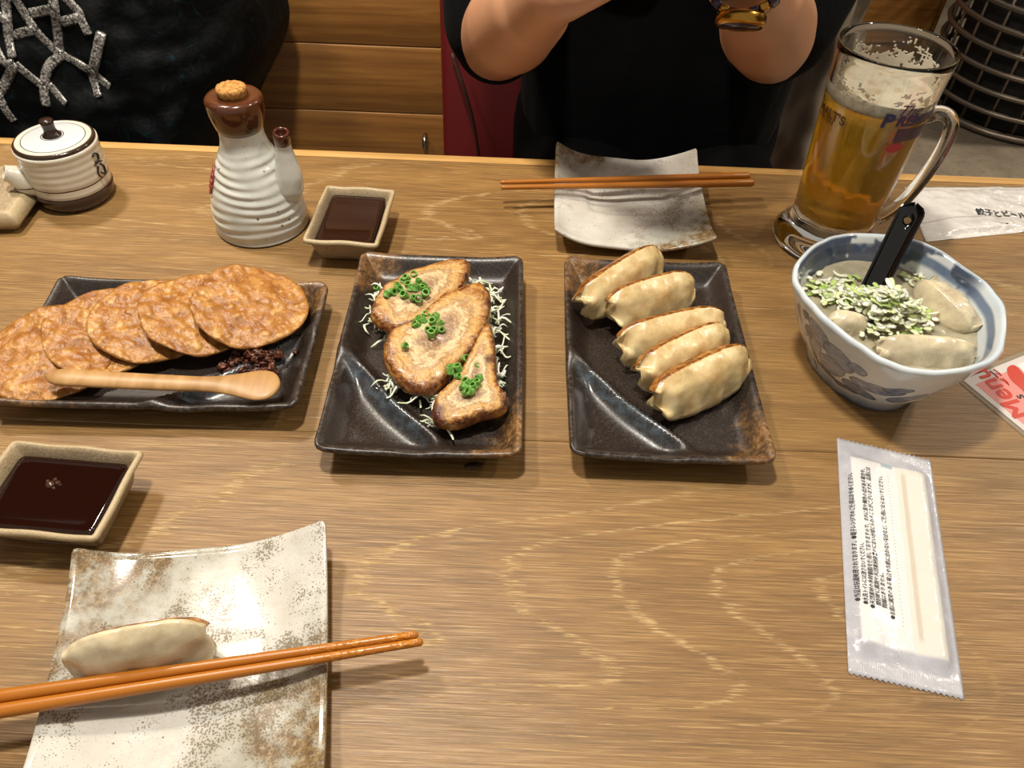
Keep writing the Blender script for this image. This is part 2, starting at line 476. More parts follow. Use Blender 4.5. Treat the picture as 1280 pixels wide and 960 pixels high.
SA, SB = .0335, .0465
def sauce_h_factory(A, B, H):
    def h(u, v, x, y):
        s = max(abs(u), abs(v)); d = min(A - abs(x), B - abs(y))
        z = .006 + (H - .006) * (1 - sst(.0015, .0125, d)) ** 1.0
        z += .0006 * math.sin(x * 150 + 1) + .0005 * math.sin(y * 130)
        if s > .95: z -= .0008 * (s - .95) / .05
        return z
    return h
def sauce_dish(loc, rz, label, A, B, H, fill):
    g = empty('sauce_dish', loc, rz)
    me = dish_mesh('bowl', A, B, .004, sauce_h_factory(A, B, H), .0042, (44, 44), (A * .66, B * .66, .005))
    link('bowl', me, M_STONE, g)
    tag(g, label, 'dish', 'sandy stoneware sauce dishes')
    if fill:
        a, b = A - .0045 - (H - fill) * .42, B - .0045 - (H - fill) * .42
        V, F = [], []; n = 26
        V2 = []
        for i in range(n):
            for j in range(n):
                u, v = -1 + 2 * i / (n - 1), -1 + 2 * j / (n - 1); s = max(abs(u), abs(v), 1e-6)
                x, y = rr(u * a, v * b, s * a, s * b, .004 * s)
                V.append((x, y, fill + .0006 * sst(.9, 1, s)))
        N = len(V); F = gridfaces(n, n)
        V += [(x * .93, y * .93, .0064) for (x, y, z) in V[:N]]
        F += gridfaces(n, n, off=N, flip=True)
        per = [i * n for i in range(n)] + [(n - 1) * n + j for j in range(1, n)] + [i * n + n - 1 for i in range(n - 2, -1, -1)] + [j for j in range(n - 2, 0, -1)]
        L = len(per)
        for k in range(L): F.append((per[k], N + per[k], N + per[(k + 1) % L], per[(k + 1) % L]))
        s = link('soy_sauce', fixn(pyd('soy_sauce', V, F)), M_SOY, None, T(loc), (0, 0, rz))
        tag(s, 'dark soy sauce filling the ' + ('dish beside the ribbed bottle' if loc[1] > .5 else 'dish beside the plate of one dumpling'), 'sauce')
    return g
sauce_dish((-.1490, .5800), R(-2.0), 'square beige stoneware sauce dish beside the ribbed bottle', .0320, .0440, .029, .0225)
sauce_dish((-.2790, .2745), R(-3.0), 'square beige stoneware sauce dish beside the plate of one dumpling', .0430, .0335, .029, .0220)
def slab_h(u, v, x, y):
    s = max(abs(u), abs(v))
    return .0205 - .007 * (1 - sst(.35, .55, s)) - (.0010 * (s - .95) / .05 if s > .95 else 0) + .0003 * math.sin(x * 300) * math.sin(y * 260)
sl = link('stoneware_tray', dish_mesh('stoneware_tray', .0520, .0400, .004, slab_h, .0190, (44, 40), None), M_STONE, None, T((-.5060, .6080)), (0, 0, R(4)))
tag(sl, 'flat beige stoneware tray under the spout of the lidded pourer', 'tray')

# ------------------------------------------------------------------ chopsticks
def chopstick(p0, p1, r0, r1, label, group, oily=False):
    """p0 tip, p1 thick end"""
    p0, p1 = Vector(p0), Vector(p1); d = p1 - p0; L = d.length
    us = [0, .002, .006, .015] + [.03 + .955 * k / 10 for k in range(11)] + [.992, 1.0]
    pts = [(u * L, 0, 0) for u in us]
    rad = []
    for u in us:
        r = r0 + (r1 - r0) * u
        if u < .006: r *= .45 + .55 * u / .006
        if u > .99: r *= .93 - (u - .99) * 20
        rad.append(r)
    me = tube('chopstick', pts, rad, 10)
    o = link('chopstick', me, M_CHOP if not oily else M_CHOP_OILY, None, (p0.x, p0.y, TZ + p0.z))
    o.rotation_euler = d.to_track_quat('X', 'Z').to_euler()
    return tag(o, label, 'chopstick', group)
nch = NT('oily_chopsticks'); cc = nch.co(); xx = nch.xyz(cc)[0]
wet = nch.math('MULTIPLY', nch.step(xx, .075, .02), nch.step(nch.noise(cc, 260, 3), .48, .6))
M_CHOP_OILY = nch.out(Base_Color=nch.mix(nch.math('MULTIPLY', wet, .5), '#a9661c', '#d08a35'), Roughness=nch.step(wet, 0, 1, .3, .06), Normal=nch.bump(wet, .5, .001))
g1 = 'chopsticks on the empty plate'; g2 = 'chopsticks on the dumpling plate'
def pz_(px, py, z): q = pix(px, py, z=z); return (q.x, q.y, q.z)
chopstick(pz_(625, 228, .0245), pz_(937, 220, .0225), .0021, .0040, 'clean chopstick across the empty white plate, the one closer to the diner', g1)
chopstick(pz_(626, 234.5, .0245), pz_(942, 228.5, .0225), .0021, .0040, 'clean chopstick across the empty white plate, the one closer to the fried dumplings', g1)
chopstick(pz_(523, 793, .0235), pz_(-62, 880, .0255), .0022, .0039, 'orange-brown chopstick with oily tip lying against the dumpling', g2, True)
chopstick(pz_(529, 802, .0235), pz_(-62, 899, .0255), .0022, .0039, 'orange-brown chopstick with oily tip, the one farther from dumpling', g2, True)

# ------------------------------------------------------------------ dumplings
def dumpling_mesh(name, L, D, T0, seed, pleat=1.0, fry=True, sag=0.0, endl=.46, endr=.30):
    nu, q1 = 44, 16
    V, A = [], []
    qs = [0, .5, 1]                                 # half base
    side = [k / q1 for k in range(1, q1 + 1)]
    def w(q):
        if q < .38: return .74 + .26 * math.sin(q / .38 * math.pi / 2)
        k = (q - .38) / .62
        return max(.085, (1 - k ** 1.35 * .98))
    ring = None
    for i in range(nu):
        s = -1 + 2 * i / (nu - 1)
        s = math.copysign(abs(s) ** .85, s)
        e = max(0, 1 - abs(s) ** 2.6)
        ef = endl if s < 0 else endr; depth = D * (ef + (1 - ef) * e ** .55); Tt = T0 * max(.42 if s < 0 else .22, e ** .5)
        ztop = -D * .20 * (abs(s) ** 4)
        x = L * s * (1 - .03 * abs(s) ** 4)
        row = []
        def P(q, sg):
            z = ztop - depth * q
            sm = sst(.5, 1, q)
            y = sg * Tt * w(q)
            y += pleat * (.0010 * math.sin(s * 13 + seed) + .0004 * math.sin(s * 29 + seed * 2)) * sm
            y += .0044 * math.sin(q * 8 + seed) * sst(.72, 1, abs(s)) * (1 if s < 0 else .55)
            xx = x * (1 + .035 * math.sin(q * 9 + seed)) if abs(s) > .8 else x
            y += sag * (q - .4) * .01
            p = Vector((xx, y, z)); k = nz(p, 75, seed) * .0016 + nz(p, 180, seed + 3) * .0006
            d = Vector((0, sg, -.2)) if q > .05 else Vector((0, 0, 1))
            return p + d * k
        pts = []
        wb = Tt * w(0)
        for sg in (1, -1):
            col = [(Vector((x, sg * wb * t, ztop + .0012 * (1 - t * t) + .0005 * nz((x, t, seed), 200))), 1.0 if t < .95 else .8) for t in (.0, .35, .7, .93)]
            col += [(P(q, sg), max(0, .75 - q * 9)) for q in side]
            pts.append(col)
        r = pts[0] + pts[1][::-1][1:-1]
        for p, a in r: V.append(p); A.append(a)
        ring = len(r)
    F = gridfaces(nu, ring, wrapv=True)
    F.append(tuple(range(ring))); F.append(tuple((nu - 1) * ring + k for k in range(ring)))
    me = fixn(pyd(name, V, F)); setattr_f(me, 'fry', A if fry else [0] * len(A)); return me
def dough(name, pale, deep, glossy=.3):
    n = NT(name); c = n.co()
    a = n.noise(c, 55, 4, .6); b = n.noise(c, 420, 4)
    col = n.ramp(a, [(.32, deep), (.52, pale), (.75, '#e0d0a6')])
    fr = n.attr('fry')
    crust = n.ramp(n.noise(c, 130, 4, .65), [(.33, '#4a260a'), (.48, '#7d4715'), (.66, '#b98543')])
    m = n.step(n.math('ADD', fr, n.math('MULTIPLY', n.math('SUBTRACT', n.noise(c, 160, 4), .5), .7)), .45, .75)
    col = n.mix(m, col, crust)
    return n.out(Base_Color=col, Roughness=n.step(b, .3, .7, glossy - .07, glossy + .12), Normal=n.bump(b, .12, .0006),
                 Subsurface_Weight=.25, Subsurface_Radius=(.006, .004, .002), Subsurface_Scale=.6)
M_GYOZA = dough('pan_fried_dough', '#d0b987', '#b89560', .27)
M_SOFT = dough('soft_dough', '#cdbf9f', '#b9a784', .2)
M_BOILED = dough('boiled_dough', '#c9bda0', '#b0a184', .18)

def place(o, loc, mat3):
    m = mat3.to_4x4(); m.translation = Vector(T(loc)); o.matrix_world = m
gy = [((.048, .469), (.1157, .5364), .043, 'first fried dumpling, resting against the plate rim nearest the empty plate'),
      ((.0714, .4656), (.141, .5001), .043, 'second fried dumpling of the row, counting from the empty white plate'),
      ((.0782, .429), (.1605, .4616), .040, 'third fried dumpling, the middle one of the row of five'),
      ((.0884, .3956), (.1575, .4428), .041, 'fourth fried dumpling of the row, counting from the empty white plate'),
      ((.0964, .3723), (.1698, .4213), .040, 'last fried dumpling of the row, next to the bare sauce corner')]
tilts = [46, 47, 46, 50, 46]
for k, (a, b, z, lab) in enumerate(gy):
    a, b = Vector(a), Vector(b); L = (b - a).length / 2 + .0015; c = (a + b) / 2; ang = math.atan2(b.y - a.y, b.x - a.x)
    me = dumpling_mesh('fried_dumpling', L, .0365 + .001 * (k % 3), .0125, k * 2.3 + .7)
    o = link('fried_dumpling', me, M_GYOZA)
    rot = Matrix.Rotation(ang, 3, 'Z') @ Matrix.Rotation(R(-tilts[k]), 3, 'X')
    place(o, (c.x - .003, c.y + .004, z - .0015), rot)
    tag(o, lab, 'dumpling', 'fried dumplings on the dark plate')
# the single dumpling on the near plate
a, b = pix(82, 800, z=.030), pix(256, 768, z=.036)
L = (b - a).length / 2; c = (a + b) / 2
o = link('fried_dumpling', dumpling_mesh('fried_dumpling', L, .0305, .0160, 9.1, 1.2, True, 1.6, .60, .62), M_SOFT)
place(o, (c.x + .001, c.y + .002, .0310), Matrix.Rotation(math.atan2(b.y - a.y, b.x - a.x), 3, 'Z') @ Matrix.Rotation(R(-66), 3, 'X') @ Matrix.Rotation(R(-3), 3, 'Y'))
tag(o, 'single soft dumpling lying beside chopsticks on the speckled white plate', 'dumpling')

# ------------------------------------------------------------------ crackers
def cracker_mat():
    n = NT('fried_cracker'); c = n.co()
    a = n.noise(c, 75, 5, .65, .4); v = n.voro(n.map(c, (1, 1, 1)), 170, 'SMOOTH_F1'); b = n.noise(c, 24, 3)
    col = n.ramp(a, [(.30, '#764417'), (.47, '#9d672b'), (.60, '#b58243'), (.74, '#d5b073')])
    col = n.mix(n.step(b, .45, .68, 0, .45), col, '#8a4f1d')
    col = n.mix(n.step(v, .30, .05, 0, .55), col, '#d6ad6c')
    col = n.mix(n.step(n.voro(c, 260), .07, .03, 0, .7), col, '#57290c')
    h = n.math('ADD', a, n.math('MULTIPLY', v, -.8))
    return n.out(Base_Color=col, Roughness=.36, Normal=n.bump(h, .95, .0028))
M_CRACK = cracker_mat()
def cracker_mesh(r, seed):
    V, F = [], []; nr, ns = 22, 64
    V.append((0, 0, 0))
    def zf(x, y, rho):
        z = .0022 * nz((x, y, 0), 38, seed) + .0013 * nz((x, y, 0), 95, seed + 5)
        z += .0008 * nz((x, y, 0), 220, seed)
        z += .0020 * rho * rho * math.sin(2 * math.atan2(y, x) + seed)
        return z
    top = [(0, 0, zf(0, 0, 0))]
    for i in range(1, nr + 1):
        for k in range(ns):
            t = 2 * math.pi * k / ns; rho = i / nr
            rad = r * rho * (1 + .018 * math.sin(3 * t + seed) + .012 * math.sin(5 * t + 2 * seed) + .008 * nz((math.cos(t), math.sin(t), 0), 4, seed))
            x, y = rad * math.cos(t), rad * math.sin(t)
            top.append((x, y, zf(x, y, rho) - (.0004 if i == nr else 0)))
    N = len(top); V = top + [(x, y, z - .0016) for x, y, z in top]
    for base, fl in ((0, False), (N, True)):
        for k in range(ns):
            f = (base, base + 1 + k, base + 1 + (k + 1) % ns); F.append(f[::-1] if fl else f)
        for i in range(nr - 1):
            for k in range(ns):
                a = base + 1 + i * ns + k; b = base + 1 + i * ns + (k + 1) % ns
                f = (a, a + ns, b + ns, b); F.append(f[::-1] if fl else f)
    e = 1 + (nr - 1) * ns
    for k in range(ns): F.append((e + k, N + e + k, N + e + (k + 1) % ns, e + (k + 1) % ns))
    return fixn(pyd('round_cracker', V, F))
ck = [((313, 379), .0425, .0330, 12, 'topmost round cracker of the fan, whole disc showing, beside the minced meat'),
      ((247, 389), .0415, .0300, 12, 'round cracker tucked directly under the topmost one of the fan'),
      ((186, 398), .0415, .0275, 11, 'round cracker in the middle of the overlapping fan, with a smooth amber blister'),
      ((128, 413), .0415, .0260, 10, 'round cracker second from the bottom of the overlapping fan'),
      ((58, 441), .0440, .0265, 5, 'lowest round cracker of the fan, under the spoon handle and over the plate rim')]
for k, (p, r, z, tl, lab) in enumerate(ck):
    q = pix(p[0], p[1], z=z)
    o = link('round_cracker', cracker_mesh(r, 3.1 * k + 1.3), M_CRACK)
    place(o, q, Matrix.Rotation(R(tl), 3, 'Y') @ Matrix.Rotation(R(4 + k), 3, 'X') @ Matrix.Rotation(k * 1.9, 3, 'Z'))
    tag(o, lab, 'cracker', 'fanned round crackers')
# wooden spoon
cl = [pix(57, 470, z=.0330), pix(120, 474, z=.0315), pix(200, 478, z=.0295), pix(250, 480, z=.0285), pix(300, 481, z=.0275), pix(330, 481.5, z=.0270), pix(350, 482, z=.0265)]
org = cl[0].copy(); sp = spline([tuple(p - org) for p in cl], 44); rad = []
for i in range(44):
    u = i / 43
    hw = .0066 + .0010 * (1 - u / .5) if u < .5 else .0066 + .0078 * sst(.5, .80, u)
    if u < .06: hw *= math.sqrt(max(.05, 1 - (1 - u / .06) ** 2))
    if u > .80: hw *= math.sqrt(max(.02, 1 - ((u - .80) / .20) ** 2))
    th = .0036 - .0008 * sst(.5, .8, u)
    if u > .9: th *= .55 + .45 * math.sqrt(max(0, 1 - ((u - .9) / .1) ** 2))
    if u < .05: th *= .5 + .5 * u / .05
    rad.append((hw, th))
o = link('wooden_spoon', tube('wooden_spoon', sp, rad, 18), M_BAMBOO, None, T(org))
tag(o, 'pale bamboo spoon lying across the plate of crackers', 'spoon')
# minced meat relish
V, F = [], []; rnd = random.Random(4)
cm = pix(322, 453, z=.012)
bm = bmesh.new()
for k in range(95):
    u, v = rnd.gauss(0, 1), rnd.gauss(0, 1)
    x, y = .0115 * u, .0075 * v
    if abs(u) > 2 or abs(v) > 2: continue
    z = .0105 + .011 * math.exp(-(u * u + v * v) / 2.2) * rnd.random()
    r = rnd.uniform(.0020, .0044)
    m = Matrix.Translation((x + .3 * y, y, z)) @ Matrix.Rotation(rnd.random() * 6, 4, 'X') @ Matrix.Diagonal((r, r * rnd.uniform(.6, 1), r * rnd.uniform(.6, 1), 1))
    g = bmesh.ops.create_icosphere(bm, subdivisions=3, radius=1, matrix=m)
    for vv in g['verts']: vv.co += Vector((nz(vv.co, 420, k), nz(vv.co, 420, k + 9), nz(vv.co, 420, k + 5))) * .0026 + Vector((nz(vv.co, 1100, k), nz(vv.co, 1100, k + 9), nz(vv.co, 1100, k + 5))) * .0009
me = bpy.data.meshes.new('minced_meat'); bm.to_mesh(me); bm.free()
n = NT('minced_meat'); c = n.co()
M_MEAT = n.out(Base_Color=n.ramp(n.noise(c, 300, 4), [(.35, '#34170c'), (.55, '#5f3220'), (.75, '#8f5c40')]), Roughness=.36, Normal=n.bump(n.noise(c, 900, 3), .4, .0008))
tag(link('minced_meat_relish', me, M_MEAT, None, T((cm.x, cm.y, 0))), 'dark reddish minced meat relish heaped in the plate corner by the spoon', 'relish', kind='stuff')

# ------------------------------------------------------------------ grilled pork
def pork_mat():
    n = NT('grilled_pork'); c = n.co(); x, y, z = n.xyz(c)
    rho = n.attr('rho'); sd = n.attr('side')
    wob = n.math('MULTIPLY', n.math('SUBTRACT', n.noise(c, 70, 6, .7, 1.6), .5), .85)
    f = n.math('ADD', rho, wob)
    col = n.ramp(f, [(.05, '#9a7556'), (.22, '#84613f'), (.38, '#ae8f66'), (.47, '#d0b888'), (.58, '#9c7244'), (.72, '#c09852'), (.86, '#9a6224'), (.97, '#57290b')])
    col = n.mix(n.step(n.noise(n.map(c, (1, 1, 1)), 420, 4, .6), .5, .7, 0, .3), col, '#e2cfa4')
    crust = n.ramp(n.noise(c, 95, 5, .65), [(.30, '#3d1a08'), (.44, '#84491a'), (.6, '#b57d36'), (.78, '#d6ad66')])
    col = n.mix(n.step(sd, .25, .65), col, crust)
    ch = n.attr('char')
    col = n.mix(n.math('MULTIPLY', n.step(n.math('ADD', ch, n.math('MULTIPLY', n.math('SUBTRACT', n.noise(c, 120, 4), .5), .8)), .45, .9), .85), col, '#451708')
    h = n.noise(c, 160, 4, .6)
    return n.out(Base_Color=col, Roughness=n.step(h, .3, .7, .28, .52), Normal=n.bump(n.math('ADD', h, n.noise(c, 420, 3)), .6, .0014), Subsurface_Weight=.1, Subsurface_Radius=(.006, .003, .0015), Subsurface_Scale=.5, Coat_Weight=.08, Coat_Roughness=.15)
M_PORK = pork_mat()
def pork_slice(poly, ztop, thick, tiltx, tilty, center_px, seed, label, chars):
    P = [pix(px, py, z=ztop) for px, py in poly]
    c0 = pix(*center_px, z=ztop)
    out = closed_spline([(p.x - c0.x, p.y - c0.y) for p in P], 84)
    V, rho, side, ch = [], [], [], []
    prof = [(0.0, 0), (.18, 0), (.36, 0), (.52, 0), (.66, 0), (.78, 0), (.87, -.0004), (.94, -.0016), (.985, -.0045), (1.0, -.0085), (.985, -thick + .003), (.93, -thick), (.5, -thick), (0.0, -thick)]
    cpx = [(pix(a, b, z=ztop) - c0, rr_) for a, b, rr_ in chars]
    for i, (k, z) in enumerate(prof):
        for j, p in enumerate(out):
            t = 2 * math.pi * j / len(out)
            x, y = p[0] * k, p[1] * k
            zz = z + .0018 * nz((x, y, 0), 55, seed) + .0008 * nz((x, y, z), 150, seed + 2)
            if .8 < k <= 1 and -thick < z < 0:
                e = 1 + .035 * nz((x * 3, y * 3, z), 120, seed) ; x *= e; y *= e
            V.append((x, y, zz)); rho.append(k); side.append(sst(.0022, .006, -z) if k > .5 else 0)
            ch.append(max([0] + [1 - math.hypot(x - q.x, y - q.y) / r_ for q, r_ in cpx]))
    F = gridfaces(len(prof), len(out), wrapv=True)
    me = fixn(pyd('grilled_pork_slice', V, F)); setattr_f(me, 'rho', rho); setattr_f(me, 'side', side); setattr_f(me, 'char', ch)
    o = link('grilled_pork_slice', me, M_PORK)
    place(o, c0, Matrix.Rotation(R(tiltx), 3, 'X') @ Matrix.Rotation(R(tilty), 3, 'Y'))
    return tag(o, label, 'pork', 'grilled pork slices')
pork_slice([(462, 384), (474, 362), (505, 343), (548, 329), (582, 325), (589, 334), (580, 353), (556, 376), (522, 398), (490, 403), (470, 396)], .040, .013, 9, 4, (520, 364), 1.0,
           'long narrow grilled pork slice with most chopped chives, at the end by the soy dish', [(540, 392, .016), (585, 345, .010), (500, 402, .012)])
pork_slice([(478, 440), (487, 413), (520, 398), (556, 372), (596, 359), (613, 368), (612, 396), (597, 428), (570, 452), (545, 474), (518, 477), (492, 463)], .036, .013, 10, 3, (545, 420), 4.0,
           'large round grilled pork slice in the middle, with a pale ring of fat', [(612, 380, .012), (560, 455, .010)])
pork_slice([(538, 508), (545, 490), (568, 470), (586, 446), (604, 416), (614, 415), (619, 440), (622, 474), (635, 494), (628, 508), (600, 514), (570, 523), (546, 521)], .031, .013, 10, -2, (588, 487), 7.0,
           'triangular grilled pork slice with a charred corner, next to the sauce corner', [(544, 510, .022), (612, 455, .012), (632, 500, .008)])
# shredded cabbage
rnd = random.Random(11); V, F = [], []
spots = [(475, 385, 14), (470, 400, 12), (500, 415, 16), (600, 355, 12), (612, 365, 10), (618, 385, 10), (620, 410, 9), (618, 440, 8), (622, 470, 7), (620, 495, 6), (505, 480, 8), (530, 490, 10), (545, 500, 8), (552, 528, 6), (488, 478, 5), (480, 365, 8), (560, 420, 30), (540, 440, 30), (575, 480, 20), (530, 380, 20), (590, 400, 20)]
for (px, py, rad_) in spots:
    c0 = pix(px, py, z=.016)
    for k in range(26 if rad_ > 12 else 13):
        a = rnd.random() * 6.28; rr0 = rad_ * .0007 * rnd.random() ** .5
        p = Vector((c0.x + rr0 * math.cos(a), c0.y + rr0 * math.sin(a), 0))
        d = rnd.random() * 6.28; Ls = rnd.uniform(.007, .018); cv = rnd.uniform(-130, 130); w_ = rnd.uniform(.0005, .0013)
        z0 = rnd.uniform(.0105, .019); pts = []
        for i in range(6):
            pts.append(p.copy() + Vector((0, 0, z0 + .002 * math.sin(i * 1.1 + k))))
            p = p + Vector((math.cos(d), math.sin(d), 0)) * Ls / 5; d += cv * Ls / 5
        v_, f_ = tubevf(pts, [(w_ * .8, .0003)] + [(w_, .0004)] * 4 + [(w_ * .6, .0003)], 5, off=len(V)); V += v_; F += f_
n = NT('cabbage'); c = n.co()
M_CAB = n.out(Base_Color=n.ramp(n.noise(c, 90, 3), [(.35, '#c9d2a8'), (.5, '#e2e6cf'), (.7, '#f0f0e4')]), Roughness=.35, Subsurface_Weight=.2, Subsurface_Radius=(.002, .002, .001), Subsurface_Scale=.5)
o = link('shredded_cabbage', fixn(pyd('shredded_cabbage', V, F)), M_CAB, None, (0, 0, TZ))
tag(o, 'pale shredded cabbage bedded under the grilled pork slices', 'cabbage', kind='stuff')
# chopped chives
def ring_mesh(ro, ri, h):
    V, F = [], []
    for (r, z) in ((ro, 0), (ro, h), (ri, h), (ri, 0)):
        for k in range(12): V.append((r * math.cos(k * math.pi / 6), r * math.sin(k * math.pi / 6), z))
    return fixn(pyd('chive_ring', V, gridfaces(4, 12, wrapu=True, wrapv=True)))
n = NT('chive'); c = n.co()
M_CHIVE = n.out(Base_Color=n.ramp(n.noise(c, 350, 2), [(.35, '#4f8432'), (.55, '#74a94e'), (.75, '#a9c97f')]), Roughness=.3)
ring_me = [ring_mesh(.0028, .0018, .0042), ring_mesh(.0024, .0014, .0034), ring_mesh(.0030, .0020, .0050)]
for m_ in ring_me: m_.materials.append(M_CHIVE)
for lab, z, lst in (
    ('small green chive ring scattered on the long narrow pork slice', .0415, [(503, 350), (517, 344), (510, 357), (522, 352), (530, 354), (513, 363), (507, 369), (519, 362), (527, 360), (515, 372), (482, 369), (488, 364), (497, 362), (531, 367), (535, 363), (524, 371), (510, 349), (495, 357)]),
    ('small green chive ring scattered on the large round pork slice', .0380, [(538, 396), (546, 399), (531, 403), (541, 404), (550, 405), (536, 411), (545, 413), (539, 419), (553, 411), (526, 401), (548, 394), (530, 395), (504, 432), (523, 407)]),
    ('small green chive ring scattered on the triangular pork slice', .0330, [(567, 458), (574, 462), (563, 466), (570, 470), (580, 447), (596, 458), (590, 476), (597, 480), (583, 485), (590, 489), (580, 491), (600, 474), (585, 479), (563, 460), (593, 484)]),
    ('stray green chive ring fallen on the dark plate beside the pork', .0135, [(523, 326), (472, 360)])):
    for px, py in lst:
        q = pix(px, py, z=z)
        o = link('chive_ring', rnd.choice(ring_me), None, None, (q.x, q.y, TZ + z - .001), (rnd.uniform(-.9, .9), rnd.uniform(-.9, .9), rnd.random() * 3), smooth=False)
        tag(o, lab, 'chive', 'chopped chives on the pork: ' + lab.split(' the ')[-1])

# ------------------------------------------------------------------ blue and white bowl
BC = Vector((.272, .434)); BH = .073
rt = [(-167, .0650), (-149, .0640), (-129, .0665), (-113, .0715), (-101, .0750), (-88, .0770), (-77, .0768), (-60, .0748), (-43, .0745), (-30, .0735), (-15, .0730), (4, .0752), (21, .0795), (36, .0782), (53, .0800), (65, .0820), (76, .0830), (95, .0820), (107, .0800), (123, .0775), (146, .0740), (163, .0725), (178, .0685)]
def bowlR(a):
    d = (math.degrees(a) + 167) % 360 - 167
    ks = [k for k, _ in rt] + [193]; vs = [v for _, v in rt] + [rt[0][1]]
    for i in range(len(ks) - 1):
        if ks[i] <= d <= ks[i + 1]:
            t = (d - ks[i]) / (ks[i + 1] - ks[i]); t = t * t * (3 - 2 * t); return vs[i] * (1 - t) + vs[i + 1] * t
    return vs[0]
def bowl_mesh():
    prof = [(.0, .004, 0), (.50, .004, 0), (.53, .0, .02), (.58, .0, .04), (.60, .005, .08), (.63, .012, .15), (.72, .022, .3), (.80, .034, .45), (.88, .048, .64), (.945, .061, .82), (.985, .069, .93),
            (1.0, .0722, 1.0), (.988, .0742, 1.05), (.96, .0745, 1.1), (.938, .0725, 1.15), (.92, .068, 1.22), (.87, .056, 1.4), (.79, .042, 1.6), (.68, .028, 1.75), (.5, .016, 1.88), (.25, .011, 1.95), (.0, .010, 2.0)]
    seg = 96; V, at, an = [], [], []
    for (k, z, t) in prof:
        for j in range(seg):
            a = 2 * math.pi * j / seg
            r = bowlR(a) * k; lob = 1 + .012 * math.cos(7 * a) * sst(.55, .9, k) * (1 if t < 1.2 else .5)
            cx = .004 * (1 - k)
            V.append((r * lob * math.cos(a) + cx, r * lob * math.sin(a) + .006 * (1 - k), z + .0012 * math.cos(5 * a + 1) * sst(.7, 1, k))); at.append(t); an.append(j / seg)
    F = gridfaces(len(prof), seg, wrapv=True)
    me = fixn(pyd('bowl', V, F)); setattr_f(me, 'tt', at); setattr_f(me, 'ang', [(360 * q + 180) % 360 - 180 for q in an]); return me
n = NT('blue_white_porcelain'); c = n.co(); t = n.attr('tt')
base = n.ramp(n.noise(c, 22, 3), [(.35, '#c3ccd2'), (.6, '#d9dbd8'), (.8, '#e4e2da')])
ang = n.attr('ang')
wn = n.math('MULTIPLY', n.math('SUBTRACT', n.noise(c, 90, 3), .5), .05)
petal = n.ramp(n.noise(n.map(c, (1, 1, 3)), 150, 4), [(.3, '#3f4d6a'), (.5, '#63738f'), (.7, '#93a2b6')])
col = base
def blotch(a0, t0, sa, st, rot, colr, k=.9, edge='#28334d'):
    global col
    da = n.math('ADD', n.math('SUBTRACT', ang, a0), n.math('MULTIPLY', wn, 60)); dt = n.math('ADD', n.math('MULTIPLY', n.math('SUBTRACT', t, t0), 66.0), n.math('MULTIPLY', wn, 40))
    cr, sr = math.cos(R(rot)), math.sin(R(rot))
    p = n.math('DIVIDE', n.math('ADD', n.math('MULTIPLY', da, cr), n.math('MULTIPLY', dt, sr)), sa)
    q = n.math('DIVIDE', n.math('SUBTRACT', n.math('MULTIPLY', dt, cr), n.math('MULTIPLY', da, sr)), st)
    e = n.math('SQRT', n.math('ADD', n.math('MULTIPLY', p, p), n.math('MULTIPLY', q, q)))
    col = n.mix(n.math('MULTIPLY', n.step(e, 1.0, .93), k), col, n.mix(n.step(e, .78, .95), colr, edge))
# t*66 and angle in degrees are of similar length on the wall
for a0, t0, sa, st, rot, cc_ in [(-160, .72, 14, 9, -20, petal), (-140, .62, 15, 10, -15, petal), (-146, .42, 15, 9, 10, petal), (-165, .50, 10, 8, 30, petal), (-125, .66, 8, 5, 10, petal), (-172, .62, 6, 5, 0, '#3a4763'), (-176, .80, 5, 4, 40, '#2b3550'),
        (-110, .50, 19, 6, 12, petal), (-118, .31, 16, 6, -8, petal), (-86, .42, 14, 6, 18, petal), (-98, .60, 9, 4, 20, petal), (176, .70, 6, 9, 0, '#3f5170'), (160, .55, 10, 8, 20, petal), (-60, .55, 14, 7, 15, petal), (-30, .45, 14, 8, -10, petal), (20, .55, 14, 8, 0, petal), (70, .5, 15, 8, 10, petal), (120, .5, 14, 8, -10, petal),
        (-167, .36, 9, 4, -50, '#2b3550'), (-152, .24, 16, 4, -12, '#2b3550'), (-130, .20, 14, 4, 5, '#323d58')]:
    blotch(a0, t0, sa, st, rot, cc_)
outside = n.math('MULTIPLY', n.step(t, .90, .80), n.step(t, .01, .03))
dark = n.math('MULTIPLY', n.math('MULTIPLY', n.step(n.noise(c, 120, 4, .6, 1.0), .58, .61), outside), n.step(ang, -150, -165))
col = n.mix(n.math('MULTIPLY', dark, .8), col, '#232b3d')
washb = n.math('MULTIPLY', n.step(n.math('ADD', t, wn), .20, .04), .8)
col = n.mix(washb, col, '#36486a')
rimm = n.math('MULTIPLY', n.step(t, .86, .95), n.step(t, 1.2, 1.1))
col = n.mix(n.math('MULTIPLY', rimm, .35), col, '#b4c6d4')
inb = n.math('MULTIPLY', n.step(t, 1.20, 1.24), n.step(t, 1.36, 1.30))
col = n.mix(n.math('MULTIPLY', inb, .85), col, '#3f5a80')
